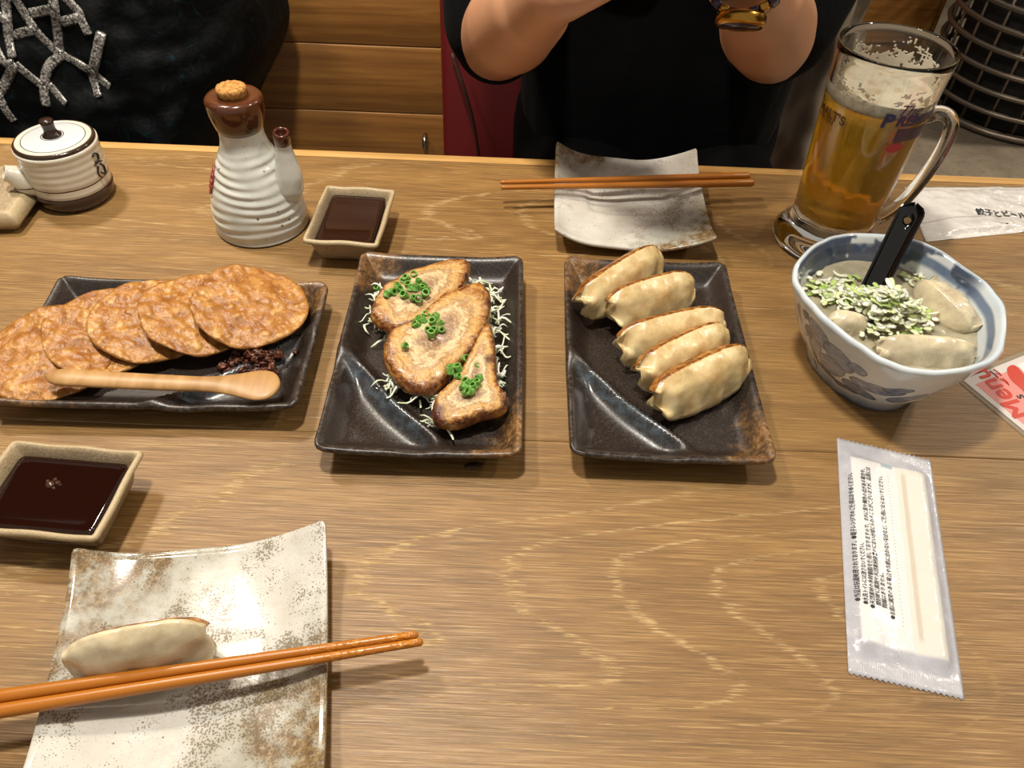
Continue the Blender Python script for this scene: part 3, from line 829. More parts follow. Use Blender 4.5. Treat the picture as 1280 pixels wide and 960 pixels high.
# broad dark-blue brush blots around the inside of the far rim
blot = n.math('MULTIPLY', n.math('MULTIPLY', n.step(t, 1.08, 1.14), n.step(n.xyz(c)[1], .015, .035)), n.step(n.noise(c, 34, 3, .5), .42, .47))
col = n.mix(n.math('MULTIPLY', blot, .92), col, '#263550')
M_BOWL = n.out(Base_Color=col, Roughness=.12, Coat_Weight=.4, Coat_Roughness=.05)
bw = link('soup_bowl', bowl_mesh(), M_BOWL, None, T((BC.x, BC.y)))
tag(bw, 'blue and white porcelain soup bowl painted with flowers, holding boiled dumplings', 'bowl')
SZ = .0535
V = []; seg = 72
for k, z in [(0, SZ), (.3, SZ), (.6, SZ), (.85, SZ), (.872, SZ + .0006), (.86, SZ - .003), (.70, .032), (.5, .0185), (.25, .0125), (0, .0115)]:
    for j in range(seg):
        a = 2 * math.pi * j / seg; r = bowlR(a) * k
        V.append((r * math.cos(a) + .004 * (1 - k), r * math.sin(a) + .006 * (1 - k), z))
n = NT('clear_broth'); c = n.co()
M_SOUP = n.out(Base_Color=n.ramp(n.noise(c, 60, 3), [(.3, '#8f8770'), (.6, '#a49c84'), (.8, '#b5ae97')]), Roughness=.06, Subsurface_Weight=.4, Subsurface_Radius=(.01, .008, .005), Subsurface_Scale=.5)
o = link('broth', fixn(pyd('broth', V, gridfaces(10, seg, wrapv=True))), M_SOUP, None, T((BC.x, BC.y)))
tag(o, 'cloudy pale broth filling the blue and white bowl', 'soup')
def boiled(pxa, pxb, za, zb, T0, D, tilt, seed, lab, lift=0):
    a, b = pix(*pxa, z=za), pix(*pxb, z=zb); L = (b - a).length / 2; c = (a + b) / 2
    o = link('boiled_dumpling', dumpling_mesh('boiled_dumpling', L, D, T0, seed, 1.6, False, .6), M_BOILED)
    place(o, (c.x, c.y, c.z + lift), Matrix.Rotation(math.atan2(b.y - a.y, b.x - a.x), 3, 'Z') @ Matrix.Rotation(R(tilt), 3, 'X'))
    tag(o, lab, 'dumpling', 'boiled dumplings in broth')
boiled((1138, 352), (1203, 412), .060, .060, .0130, .040, 62, 2.0, 'large smooth boiled dumpling by the inner far side of the bowl', .002)
boiled((1092, 422), (1218, 428), .060, .062, .0105, .026, -62, 5.5, 'crescent boiled dumpling with a crimped tip along the bowl rim', .001)
boiled((1036, 388), (1085, 398), .060, .060, .0100, .024, -58, 8.0, 'small boiled dumpling half hidden under the chopped scallions', 0)
# scallion heap
rnd = random.Random(21); V, F, att = [], [], []
def sliver(p, Ls, wid, cv, d0, pitch, green):
    pts = []; d = d0; p = Vector(p)
    for i in range(6):
        pts.append(p.copy()); p = p + Vector((math.cos(d) * math.cos(pitch), math.sin(d) * math.cos(pitch), math.sin(pitch))) * Ls / 5; d += cv / 5
    v_, f_ = tubevf(pts, [(wid * .8, .0005)] + [(wid, .0006)] * 4 + [(wid * .7, .0005)], 6, off=len(V)); V.extend(v_); F.extend(f_); att.extend([green] * len(v_))
hc = pix(1108, 388, z=.060)
for k in range(380):
    u, v = rnd.gauss(0, .5), rnd.gauss(0, .5)
    if u * u + v * v > 1.2: continue
    x = hc.x - .003 + u * .036 + v * .004; y = hc.y + v * .026 - u * .008
    z = .0545 + .026 * math.exp(-(u * u + v * v) * 1.9) * rnd.uniform(.55, 1.0)
    sliver((x, y, z), rnd.uniform(.004, .011), rnd.uniform(.0010, .0026), rnd.uniform(-3.5, 3.5), rnd.random() * 6.28, rnd.uniform(-.25, .25), min(1, max(0, rnd.gauss(.34, .28))))
for (px, py, m_) in ((1030, 362, 26), (1048, 352, 14), (1042, 372, 16), (1148, 345, 16), (1022, 350, 8), (1060, 370, 20)):
    q = pix(px, py, z=.055)
    for k in range(m_):
        sliver((q.x + rnd.gauss(0, .006), q.y + rnd.gauss(0, .005), .0545 + rnd.random() * .003), rnd.uniform(.004, .011), rnd.uniform(.0010, .0026), rnd.uniform(-3, 3), rnd.random() * 6.28, rnd.uniform(-.15, .15), min(1, max(0, rnd.gauss(.42, .3))))
me = fixn(pyd('chopped_scallions', V, F)); setattr_f(me, 'green', att)
n = NT('scallion'); g = n.attr('green')
M_SCAL = n.out(Base_Color=n.ramp(g, [(.0, '#ecebd8'), (.4, '#dbe2b4'), (.7, '#b7cd7c'), (1.0, '#86ac4c')]), Roughness=.25, Subsurface_Weight=.5, Subsurface_Radius=(.006, .006, .003), Subsurface_Scale=.8)
tag(link('chopped_scallions', me, M_SCAL, None, (0, 0, TZ)), 'heap of pale green chopped scallions on the soup', 'scallion', kind='stuff')
# black ladle spoon
p0, p1 = Vector((.2665, .4600, .047)), Vector((.2960, .5060, .1015))
sp_ = empty('soup_spoon', (p0.x, p0.y, p0.z))
d = (p1 - p0)
M_BLACK = NT('black_lacquer').out(Base_Color='#050505', Roughness=.08, Coat_Weight=.5, Coat_Roughness=.03)
# handle: flat strap with a real hole near its end, slightly hollow
def strap():
    Lh = d.length + .004; nu, nv = 34, 13; V = []; keep = {}
    hole = (Lh - .0125, 0, .0027)
    V, F = [], []
    for s_ in (0, 1):
        for i in range(nu):
            u = i / (nu - 1) * Lh
            hw = .0088 + .0008 * u / Lh
            e = Lh - u
            for j in range(nv):
                v = -1 + 2 * j / (nv - 1); wmax = hw * (math.sqrt(max(0.0, 1 - (1 - e / .009) ** 2)) if e < .009 else 1)
                x, y = u, v * max(wmax, .0008)
                z = .0052 * v * v + .006 * (u / Lh) ** 2 - .004 * (u / Lh) - (.0028 if s_ else 0)
                dx, dy = x - hole[0], y
                r = math.hypot(dx, dy)
                V.append((x, y, z))
    N = nu * nv
    drop = set()
    for idx in range(N):
        x, y, z = V[idx]
        if math.hypot(x - hole[0], y) < hole[2]: drop.add(idx)
    def ok(f): return not any((k % N) in drop for k in f)
    F = [f for f in gridfaces(nu, nv) if ok(f)] + [f for f in gridfaces(nu, nv, off=N, flip=True) if ok(f)]
    for idx in range(N * 2):
        pass
    # snap border of hole to a circle
    bd = {}
    for f in F:
        for k in range(4):
            e = tuple(sorted((f[k], f[(k + 1) % 4]))); bd[e] = bd.get(e, 0) + 1
    edges = [e for e, cnt in bd.items() if cnt == 1]
    for e in edges:
        if e[1] < N: F.append((e[0], e[1], e[1] + N, e[0] + N))
    for idx in {k for e in edges for k in e}:
        x, y, z = V[idx]; r = math.hypot(x - hole[0], y)
        if r < hole[2] * 2.2 and r > 1e-6:
            V[idx] = (hole[0] + (x - hole[0]) / r * hole[2], y / r * hole[2], z)
    me = fixn(pyd('handle', V, F)); return me
h = link('handle', strap(), M_BLACK, sp_)
xa = d.normalized(); side_ = Vector((xa.y, -xa.x, 0)).normalized() * -1; za = xa.cross(side_)
h.matrix_basis = Matrix((xa, side_, za)).transposed().to_4x4()
V = []; nr = 10; ns = 28
for s_ in (0, 1):
    for i in range(nr):
        for j in range(ns):
            a = 2 * math.pi * j / ns; k = i / (nr - 1)
            V.append((-.012 + .025 * k * math.cos(a), .0165 * k * math.sin(a), .006 * k * k - .0025 + (-.0018 if s_ else 0)))
F = gridfaces(nr, ns, wrapv=True) + gridfaces(nr, ns, wrapv=True, off=nr * ns, flip=True)
for j in range(ns): F.append(((nr - 1) * ns + j, (nr - 1) * ns + (j + 1) % ns, 2 * nr * ns - ns + (j + 1) % ns, 2 * nr * ns - ns + j))
link('scoop', fixn(pyd('scoop', V, F)), M_BLACK, sp_, (0, 0, 0), (0, R(12), math.atan2(d.y, d.x)))
tag(sp_, 'glossy black soup spoon with a hole in its handle, standing in the bowl', 'spoon')

# ------------------------------------------------------------------ beer mug
MC = Vector((.2877, .610, 0))
mug = empty('beer_mug', MC)
def flute(p, a):
    x, y, z = p; r = math.hypot(x, y)
    if r > .0335 and .026 < z < .075:
        s = abs(math.cos(5 * a)); top = .050 + .016 * (1 - (1 - s) ** 2) if False else .062 - .012 * (1 - s)
        k = sst(.028, .033, z) * (1 - sst(top - .002, top + .001, z))
        f = 1 - .030 * k * (s ** .6)
        return (x * f, y * f, z)
    return p
RT_ = [(.0, .0035), (.030, .0030), (.042, .0), (.0465, .0012), (.0485, .0050), (.0480, .0090), (.0440, .0145), (.0395, .0200), (.0366, .0260), (.0365, .032), (.0369, .040), (.0373, .048), (.0377, .054), (.0380, .060), (.0383, .066), (.0390, .082), (.0402, .105), (.0415, .130), (.0432, .155), (.0448, .175), (.0452, .1795), (.0446, .1818), (.0433, .1822), (.0422, .1808), (.0416, .175), (.0399, .155), (.0384, .130), (.0370, .105), (.0358, .082), (.0350, .060), (.0343, .045), (.0325, .036), (.028, .032), (.0, .031)]
M_GLASS = NT('clear_glass').out(Base_Color=(.96, .97, .95, 1), Roughness=.0, Transmission_Weight=1.0, IOR=1.48)
link('glass_body', lathe('glass_body', RT_, 80, flute), M_GLASS, mug)
def rin(z):
    pr_ = [(.032, .028), (.036, .0325), (.045, .0343), (.060, .0350), (.082, .0358), (.105, .0370), (.130, .0384), (.155, .0399), (.175, .0416)]
    return float(np.interp(z, [a for a, _ in pr_], [b for _, b in pr_]))
zs = [.0322, .036, .045, .06, .082, .105, .13, .1405]
bp = [(0, .0318)] + [(rin(z) + .0004, z) for z in zs] + [(0, .1405)]
n = NT('lager'); 
M_BEER = n.out(Base_Color=(.86, .50, .065, 1), Roughness=0, Transmission_Weight=1.0, IOR=1.34)
vol = n.node('ShaderNodeVolumeAbsorption', {'Color': (.95, .62, .06, 1), 'Density': 14.0})
n.t.links.new(vol.outputs[0], n.t.nodes['Material Output'].inputs['Volume'])
n.put(n.b.inputs['Base Color'], (.86, .54, .045, 1)); n.put(n.b.inputs['Transmission Weight'], .62)
o = link('beer', lathe('beer', bp, 80), M_BEER, None, T(MC)); tag(o, 'golden beer filling the tall glass mug', 'beer')
def foamfn(p, a):
    x, y, z = p
    return (x, y, z + (.0014 * nz(p, 130, 2) + .0008 * nz(p, 330, 5) if z > .146 and math.hypot(x, y) < .037 else 0))
fp = [(0, .1403), (rin(.1403) + .0003, .1403), (rin(.143) + .0003, .143), (rin(.1500) + .0002, .1500), (.0368, .1482)] + [(.036 - .004 * k, .1472) for k in range(9)] + [(0, .1472)]
n = NT('beer_foam'); c = n.co()
f1 = n.noise(c, 300, 4); f2 = n.noise(c, 55, 3)
M_FOAM = n.out(Base_Color=n.mix(n.step(f2, .48, .62, 0, .6), '#a89e8a', '#8d7859'), Roughness=.5, Normal=n.bump(n.voro(c, 420), .5, .001), Subsurface_Weight=.3, Subsurface_Radius=(.004, .004, .003), Subsurface_Scale=.5)
o = link('beer_foam', lathe('beer_foam', fp, 64, foamfn), M_FOAM, None, T(MC)); tag(o, 'thin cream foam layer on the beer in the mug', 'foam')
# lace of foam clinging to the inside of the glass above the beer
V, F = [], []; na, nh = 150, 26; idx = {}
def lace(a, z):
    p = (math.cos(a) * 1.0, math.sin(a) * 1.0, z * 30)
    back = .5 + .5 * math.cos(a - R(70))
    return nz(p, 2.0, 1.0) * .5 + nz(p, 7, 4) * .55 + nz(p, 19, 8) * .45 + .42 * back - .16 - sst(.152, .178, z) * .75
for i in range(na):
    for j in range(nh):
        a = 2 * math.pi * i / na; z = .149 + .0270 * j / (nh - 1); r = rin(z) - .0003
        V.append((r * math.cos(a), r * math.sin(a), z))
for f in gridfaces(na, nh, wrapu=True):
    i, j = divmod(f[0], nh)
    if lace(2 * math.pi * (i + .5) / na, .149 + .0270 * (j + .5) / (nh - 1)) > .0: F.append(f)
M_LACE = NT('foam_lace').out(Base_Color='#c4baa6', Roughness=.5, Alpha=.55)
me = pyd('foam_lace', V, F); bm = bmesh.new(); bm.from_mesh(me); bmesh.ops.delete(bm, geom=[v for v in bm.verts if not v.link_faces], context='VERTS')
bmesh.ops.solidify(bm, geom=bm.faces[:], thickness=.0002); bm.to_mesh(me); bm.free()
o = link('foam_lace', me, M_LACE, None, T(MC)); tag(o, 'lacy foam film clinging inside the rim of the glass mug', 'foam')
ha = R(-12)
hp = [(.0385, .1290), (.049, .1335), (.0590, .1300), (.0635, .1180), (.0630, .098), (.0590, .075), (.0530, .055), (.0455, .040), (.0365, .031)]
hp = spline([(r * math.cos(ha), r * math.sin(ha), z) for r, z in hp], 40)
link('handle', tube('handle', hp, [(.0085, .0058)] * 3 + [(.0075, .0055)] * 34 + [(.0085, .006)] * 3, 16), M_GLASS, mug)
def rout(z): return float(np.interp(z, [.066, .082, .105, .130, .155, .175], [.0383, .0390, .0402, .0415, .0432, .0448]))
def wrap_txt(body, size, az, z0, mat, shear=0.0, slope=0.0, ysc=1.0, parent=mug, nm='lettering', xs=1.0, bold=.0):
    me = text_mesh(nm, body, size, 'LEFT', 0, 3, shear, bold)
    bm = bmesh.new(); bm.from_mesh(me)
    bmesh.ops.triangulate(bm, faces=bm.faces[:]); bmesh.ops.subdivide_edges(bm, edges=[e for e in bm.edges if e.calc_length() > .003], cuts=2); bmesh.ops.triangulate(bm, faces=bm.faces[:])
    bm.to_mesh(me); bm.free()
    def f(co):
        z = z0 + co.y * ysc + slope * co.x; r = rout(z) + .00025; a = R(az) + co.x * xs / .0415
        return Vector((r * math.cos(a), r * math.sin(a), z))
    return link(nm, warp(me, f), mat, parent, smooth=False)
M_NAVY = plain('navy_print', '#1b1f4a', .4); M_REDP = plain('red_print', '#a5302c', .4); M_BROWNP = plain('brown_print', '#3a2410', .4)
wrap_txt('The', .0125, -93, .1452, M_NAVY, .35)
wrap_txt('P', .0155, -104, .1350, M_NAVY, .1, bold=.0007)
wrap_txt('REMIUM', .0118, -89, .1366, M_NAVY, .1, bold=.0006, xs=.96)
def patch(az0, az1, z0, z1, mat, nm, oval=False):
    V, F = [], []; na, nz_ = 16, 10
    for i in range(na):
        for j in range(nz_):
            u, v = -1 + 2 * i / (na - 1), -1 + 2 * j / (nz_ - 1)
            if oval:
                s = max(abs(u), abs(v)); L = math.hypot(u, v) or 1; u, v = u / L * s, v / L * s
            z = (z0 + z1) / 2 + v * (z1 - z0) / 2; r = rout(z) + .0002; a = R((az0 + az1) / 2 + u * (az1 - az0) / 2)
            V.append((r * math.cos(a), r * math.sin(a), z))
    return link(nm, pyd(nm, V, gridfaces(na, nz_)), mat, mug)
patch(-84, -34, .1225, .1340, NT('navy_reflection_tint').out(Base_Color='#1d2147', Roughness=.4, Alpha=.75), 'navy_reflection')  # see-through navy patch painting the blurred reflection of the lettering
patch(-89, -67, .1130, .1215, M_REDP, 'red_emblem', True)
wrap_txt("MALT'S", .0105, -186, .127, M_BROWNP, bold=.0003)
for k in range(9): patch(-190 + 4.2 * k, -188.4 + 4.2 * k, .1225, .1262, M_BROWNP, 'label_bar')
tag(mug, 'tall clear glass beer mug with blue lettering and a thick handle', 'mug')

# ------------------------------------------------------------------ ribbed sauce bottle
BP = Vector((-.2380, .6020, 0))
bt = empty('sauce_bottle', BP)
n = NT('grey_white_glaze'); c = n.co()
col = n.ramp(n.noise(c, 40, 3), [(.3, '#c4c4ba'), (.6, '#d6d6cc'), (.8, '#dedcd2')])
spk = n.math('LESS_THAN', n.voro(c, 95), n.step(n.noise(c, 30, 2), .45, .7, .05, .13))
col = n.mix(n.math('MULTIPLY', spk, .8), col, '#57402c')
M_GREYW = n.out(Base_Color=col, Roughness=.14, Coat_Weight=.3, Coat_Roughness=.05)
M_BROWNG = plain('brown_glaze', '#4e2416', .16, Coat_Weight=.4)
def ridge(p, a):
    x, y, z = p; r = math.hypot(x, y)
    if r < .015 or z < .004: return p
    amp = .00055 * (1 + .5 * math.sin(a * 3 + z * 140)) * sst(.004, .014, z) * (1 - sst(.070, .084, z))
    ph = z / .0078 * 2 * math.pi + .8 * math.sin(a * 2 + z * 60) + .5 * math.sin(3 * a + 1 + z * 90)
    k = 1 + amp * math.sin(ph) / r
    return (x * k, y * k, z)
bprof = [(0, .0025), (.034, .002), (.0395, 0), (.0418, .002)]
key = [(.002, .0408), (.010, .0416), (.022, .0408), (.036, .0382), (.050, .0335), (.062, .0285), (.072, .0240), (.080, .0205), (.088, .0186), (.095, .0186), (.100, .0196)]
for z in np.linspace(.003, .100, 78): bprof.append((float(np.interp(z, [a for a, _ in key], [b for _, b in key])), float(z)))
bprof += [(0, .100)]
link('body', lathe('body', bprof, 72, ridge), M_GREYW, bt)
cprof = [(0, .095), (.0188, .095), (.0200, .0980), (.0216, .1040), (.0230, .1110), (.0236, .1180), (.0232, .1215), (.0214, .1234), (.018, .1238), (.0105, .1236), (.0100, .1215), (0, .121)]
n = NT('brown_glaze_fading'); z_ = n.xyz(n.co())[2]
capm = n.out(Base_Color=n.ramp(n.step(n.math('ADD', z_, n.math('MULTIPLY', n.noise(n.co(), 90, 3), .006)), .100, .110), [(0, '#5b4a38'), (.4, '#36200f'), (1, '#4f2a17')]), Roughness=.16, Coat_Weight=.4)
cap = link('collar', lathe('collar', cprof, 48), capm, bt)
n = NT('cork'); c = n.co()
M_CORK = n.out(Base_Color=n.ramp(n.noise(c, 320, 5, .7), [(.3, '#4f2b0e'), (.5, '#b07a38'), (.7, '#d3a35c')]), Roughness=.8, Normal=n.bump(n.noise(c, 500, 4), .8, .001))
def rough_top(p, a):
    x, y, z = p; k = 1 + .05 * nz(p, 260, 3); return (x * k, y * k, z + .0008 * nz(p, 300, 1))
link('cork', lathe('cork', [(0, .122), (.0100, .122), (.0112, .124), (.0122, .1285), (.0118, .1305), (.010, .1312), (.006, .1315), (.003, .1315), (0, .1315)], 28, rough_top), M_CORK, bt)
sa = R(-10)
def sv(r, z, s=0): return (r * math.cos(sa) - s * math.sin(sa), r * math.sin(sa) + s * math.cos(sa), z)
spp = spline([sv(.026, .026), sv(.0300, .034), sv(.0330, .045), sv(.0350, .056), sv(.0357, .068), sv(.0360, .080), sv(.0362, .0885)], 30)
sr = [float(np.interp(i / 29, [0, .12, .3, .5, .7, .85, 1], [.005, .0105, .0140, .0125, .0090, .0070, .0064])) for i in range(30)]
spo = link('spout', tube('spout', spp, sr, 24), M_GREYW, bt)
link('spout_tip', lathe('spout_tip', [(.0058, 0), (.0070, .0012), (.0071, .0100), (.0068, .0118), (.0060, .0124), (.0050, .0120), (.0045, .0105), (.0042, .0030), (0, .0030)], 28), M_BROWNG, spo, sv(.0362, .0852), (R(10), R(4), 0))
link('spout_bore', lathe('spout_bore', [(0, .0032), (.0041, .0032), (.0041, .0060), (0, .0060)], 20), M_SOY, spo, sv(.0362, .0852), (R(10), R(4), 0))
# red stamp: a ring with brush strokes, wrapped on the left of the body
M_STAMP = plain('red_stamp', '#8e3a34', .3)
def on_body(u, v):
    z = .050 + v; a = R(197) + u / .036
    r = float(np.interp(z, [k[0] for k in key], [k[1] for k in key])) + .0011
    return Vector((r * math.cos(a), r * math.sin(a), z))
for nm, uv in [('stamp_ring', [(.0095 * math.cos(t), .0125 * math.sin(t)) for t in np.linspace(0, 2 * math.pi, 28)]),
               ('stamp_stroke', [(-.005, .005), (0, .006), (.005, .005)]), ('stamp_stroke', [(0, .009), (0, 0), (-.001, -.008)]), ('stamp_stroke', [(-.006, 0), (0, .001), (.006, 0)]),
               ('stamp_stroke', [(-.001, 0), (-.004, -.005), (-.006, -.008)]), ('stamp_stroke', [(.001, 0), (.004, -.004), (.006, -.007)])]:
    link(nm, tube(nm, [on_body(*q) for q in uv], .0009, 6, flat=.5), M_STAMP, bt)
tag(bt, 'ribbed grey-white ceramic sauce bottle with brown collar, cork and side spout', 'bottle')

# ------------------------------------------------------------------ lidded pourer
PP = Vector((-.4235, .6330, 0))
pt_ = empty('soy_pourer', PP)
n = NT('cream_glaze_bands'); c = n.co(); z_ = n.xyz(c)[2]
col = n.ramp(n.noise(c, 40, 3), [(.3, '#c2bba8'), (.7, '#d5cfbf')])
wz = n.math('ADD', z_, n.math('MULTIPLY', n.noise(c, 60, 2), .0012))
l1 = n.math('MULTIPLY', n.step(wz, .0222, .0225), n.step(wz, .0236, .0233))
col = n.mix(l1, col, '#3b2c20')
col = n.mix(n.step(wz, .0160, .0155), col, '#35241a')
col = n.mix(n.math('MULTIPLY', n.step(wz, .0178, .0173), n.step(wz, .0156, .0161)), col, '#a39a88')
M_POT = n.out(Base_Color=col, Roughness=.22, Coat_Weight=.2)
pk = [(.0, .0285), (.002, .0300), (.006, .0325), (.0125, .0338), (.0135, .0332), (.020, .0330), (.028, .0338), (.036, .0336), (.044, .0335), (.0495, .0342), (.0515, .0340)]
pp = [(0, .002), (.026, .002), (.0275, 0)] + [(r, z) for z, r in pk] + [(.0325, .0515), (.0318, .0490), (0, .049)]
def potr(p, a):
    x, y, z = p; r = math.hypot(x, y)
    if r > .03 and .022 < z < .048:
        k = 1 + .00022 * math.sin(z / .006 * 6.28) / r; return (x * k, y * k, z)
    return p
# denser wall
dense = []
for (r0, z0), (r1, z1) in zip(pp, pp[1:]):
    m_ = 6 if z1 > z0 and z0 > .012 and z1 < .0515 else 1
    for q in range(m_): dense.append((r0 + (r1 - r0) * q / m_, z0 + (z1 - z0) * q / m_))
dense.append(pp[-1])
link('body', lathe('body', dense, 64, potr), M_POT, pt_)
n = NT('lid_glaze'); c = n.co(); x_, y_, zz_ = n.xyz(c)
rad_ = n.math('SQRT', n.math('ADD', n.math('MULTIPLY', x_, x_), n.math('MULTIPLY', y_, y_)))
col = n.mix(n.step(rad_, .0255, .026), '#c5c9cb', '#cdc8ba')
col = n.mix(n.math('MULTIPLY', n.step(rad_, .0252, .0255), n.step(rad_, .0262, .0259)), col, '#3a2f26')
col = n.mix(n.step(rad_, .0303, .0308), col, '#35261c')
col = n.mix(n.math('MULTIPLY', n.step(rad_, .0085, .0088), n.step(rad_, .0096, .0093)), col, '#35261c')
M_LID = n.out(Base_Color=col, Roughness=.16, Coat_Weight=.2)
lid = link('lid', lathe('lid', [(0, .0495), (.0310, .0495), (.0330, .0512), (.0332, .0530), (.0318, .0545), (.0305, .0545), (.0300, .0538), (.0280, .0542), (.020, .0556), (.010, .0565), (.006, .0566), (0, .0566)], 64), M_LID, pt_)
M_KNOB = plain('brown_knob', '#2b1d16', .25)
link('knob', lathe('knob', [(0, .0560), (.0080, .0562), (.0078, .0575), (.0058, .0590), (.0048, .0620), (.0052, .0660), (.0058, .0685), (.0050, .0700), (0, .0702)], 28), M_KNOB, lid)
sa2 = R(212)
def pv(r, z): return (r * math.cos(sa2), r * math.sin(sa2), z)
sp2 = spline([pv(.026, .021), pv(.034, .025), pv(.0395, .0295), pv(.0435, .0325), pv(.0470, .0345)], 22)
sr2 = [float(np.interp(i / 21, [0, .3, .6, .85, 1], [.0135, .0115, .0085, .0068, .0066])) for i in range(22)]
link('spout', tube('spout', sp2 + [pv(.0470, .0345), pv(.041, .0305)], sr2 + [.0046, .0035], 24), M_POT, pt_)
# brushed brown mark on the wall
def on_pot(u, v):
    z = .034 + v; a = R(-8) + u / .034; r = .0345
    return Vector((r * math.cos(a), r * math.sin(a), z))
for uv in ([(-.004, .009), (-.001, .011), (.003, .008), (.001, .004), (-.003, .004)], [(-.005, .002), (0, .003), (.005, .001)], [(-.002, .0), (-.005, -.005), (-.003, -.010)], [(.002, .0), (.005, -.004), (.003, -.010), (-.001, -.006)]):
    link('painted_mark', tube('painted_mark', spline([tuple(on_pot(*q)) for q in uv], 12), .0011, 6, flat=.5), M_KNOB, pt_)
pt_.scale = (1.05, 1.05, 1.12)
tag(pt_, 'small lidded cream ceramic pourer with brown base and stubby spout', 'pourer')

# ------------------------------------------------------------------ wrapped wet wipe
M_FILM_OPT = dict(Roughness=.2, Coat_Weight=.5, Coat_Roughness=.06)
def packet(name, corners, thick, teeth, crinkle, seed, nu=41, nv=84):
    """corners tl,tr,br,bl on the table; v runs from the tl-tr end to the bl-br end"""
    tl, tr, br_, bl = [Vector((*c, 0)) for c in corners]; c0 = (tl + tr + br_ + bl) / 4
    V, U = [], []
    for i in range(nu):
        for j in range(nv):
            u, v = i / (nu - 1), j / (nv - 1)
            if j in (0, nv - 1) and teeth:
                v += (-.010 if j == 0 else .010) * (1 if i % 2 else 0)
            p = (tl * (1 - u) + tr * u) * (1 - v) + (bl * (1 - u) + br_ * u) * v - c0
            e = min(u, 1 - u) / .5; f = min(v, 1 - v)
            puff = thick * sst(.02, .35, e) * sst(.05, .12, f)
            z = .0006 + puff * (.75 + .25 * math.sin(u * 9)) + crinkle * sst(.05, .3, e) * (nz(p, 60, seed) * .8 + nz(p, 150, seed) * .4)
            V.append((p.x, p.y, max(.0005, z))); U.append((u, v))
    N = len(V)
    V += [(x, y, .0001) for x, y, z in V]
    F = gridfaces(nu, nv, flip=True) + gridfaces(nu, nv, off=N)
    per = [i * nv for i in range(nu)] + [(nu - 1) * nv + j for j in range(1, nv)] + [i * nv + nv - 1 for i in range(nu - 2, -1, -1)] + [j for j in range(nv - 2, 0, -1)]
    for k in range(len(per)): F.append((per[k], N + per[k], N + per[(k + 1) % len(per)], per[(k + 1) % len(per)]))
    me = fixn(pyd(name, V, F)); setattr_f(me, 'pu', [u for u, v in U] * 2); setattr_f(me, 'pv', [v for u, v in U] * 2)
    def surf(u, v, up=.0):
        p = (tl * (1 - u) + tr * u) * (1 - v) + (bl * (1 - u) + br_ * u) * v - c0
        e = min(u, 1 - u) / .5; f = min(v, 1 - v)
        z = .0006 + thick * sst(.02, .35, e) * sst(.05, .12, f) * (.75 + .25 * math.sin(u * 9)) + crinkle * sst(.05, .3, e) * (nz(p, 60, seed) * .8 + nz(p, 150, seed) * .4)
        return Vector((p.x, p.y, max(.0005, z) + up))
    return me, c0, surf
n = NT('wipe_wrapper'); c = n.co(); u, v = n.attr('pu'), n.attr('pv')
film = n.ramp(n.noise(c, 120, 4), [(.3, '#a9a9b0'), (.6, '#b4b4ba'), (.8, '#c4c4c9')])
inner = n.math('MULTIPLY', n.math('MULTIPLY', n.step(u, .11, .13), n.step(u, .90, .87)), n.math('MULTIPLY', n.step(v, .085, .095), n.step(v, .90, .88)))
col = n.mix(n.math('MULTIPLY', inner, .95), film, '#d8d7d6')
col = n.mix(n.math('MULTIPLY', inner, n.math('MULTIPLY', n.step(u, .58, .60), .9)), col, '#d3d0c6')
fold = n.math('MULTIPLY', n.math('MULTIPLY', n.step(u, .63, .65), n.step(u, .70, .67)), n.math('MULTIPLY', n.step(v, .10, .14), n.step(v, .86, .82)))
col = n.mix(n.math('MULTIPLY', fold, .6), col, '#b8a890')
tab = n.math('MULTIPLY', n.math('MULTIPLY', n.step(u, .44, .445), n.step(u, .565, .56)), n.math('MULTIPLY', n.step(v, .082, .084), n.step(v, .108, .106)))
col = n.mix(n.math('MULTIPLY', tab, .8), col, '#8ea3ac')
seal = n.math('ADD', n.step(v, .05, .04), n.step(v, .95, .96))
hm = n.math('ADD', n.noise(n.map(c, (1, 1, 1)), 130, 4, .6, .6), n.math('MULTIPLY', n.math('SINE', n.math('MULTIPLY', u, 300)), n.math('MULTIPLY', seal, .08)))
M_WIPE = n.out(Base_Color=col, Normal=n.bump(hm, .35, .0015), **M_FILM_OPT)
wc = [pix(1046, 549, z=0).xy, pix(1163, 577, z=0).xy, pix(1205, 873, z=0).xy, pix(1060, 840, z=0).xy]
me, wc0, ws = packet('wet_wipe_packet', wc, .0042, True, .0010, 3.0)
M_INK = plain('black_ink', '#16161a', .5)
wp = empty('wet_wipe_packet', (wc0.x, wc0.y, 0)); link('wrapper', me, M_WIPE, wp)
lines = [('●当品は抗菌処理されております。●電子レンジでのご使用はおやめください。', .125, .745, .565),
         ('●水洗トイレには流さないでください。', .190, .755, .25),
         ('●天然素材の木材樹脂を使用しておりますので、まれに黒や褐色の点がある場合や、', .252, .765, .615),
         ('　開封時に薬剤や天然素材由来のにおいが感じられることがございますが、品質には', .310, .765, .63),
         ('　問題はありません。', .368, .768, .16),
         ('●お肌に異常のある場合やお肌に合わない場合など、ご使用にならないでください。', .440, .785, .625)]
for body, u0, v0, ln in lines:
    tm = text_mesh('printed_line', body, .0036, 'LEFT', 0, 1, 0, .00004)
    xs_ = [q.co.x for q in tm.vertices]
    if not xs_: continue
    x1 = max(xs_); 
    def f(co, u0=u0, v0=v0, ln=ln, x1=x1): return ws(u0 - co.y / .064, v0 - co.x / x1 * ln, .00035)
    link('printed_line', warp(tm, f), M_INK, wp, smooth=False)
V, F = [], []
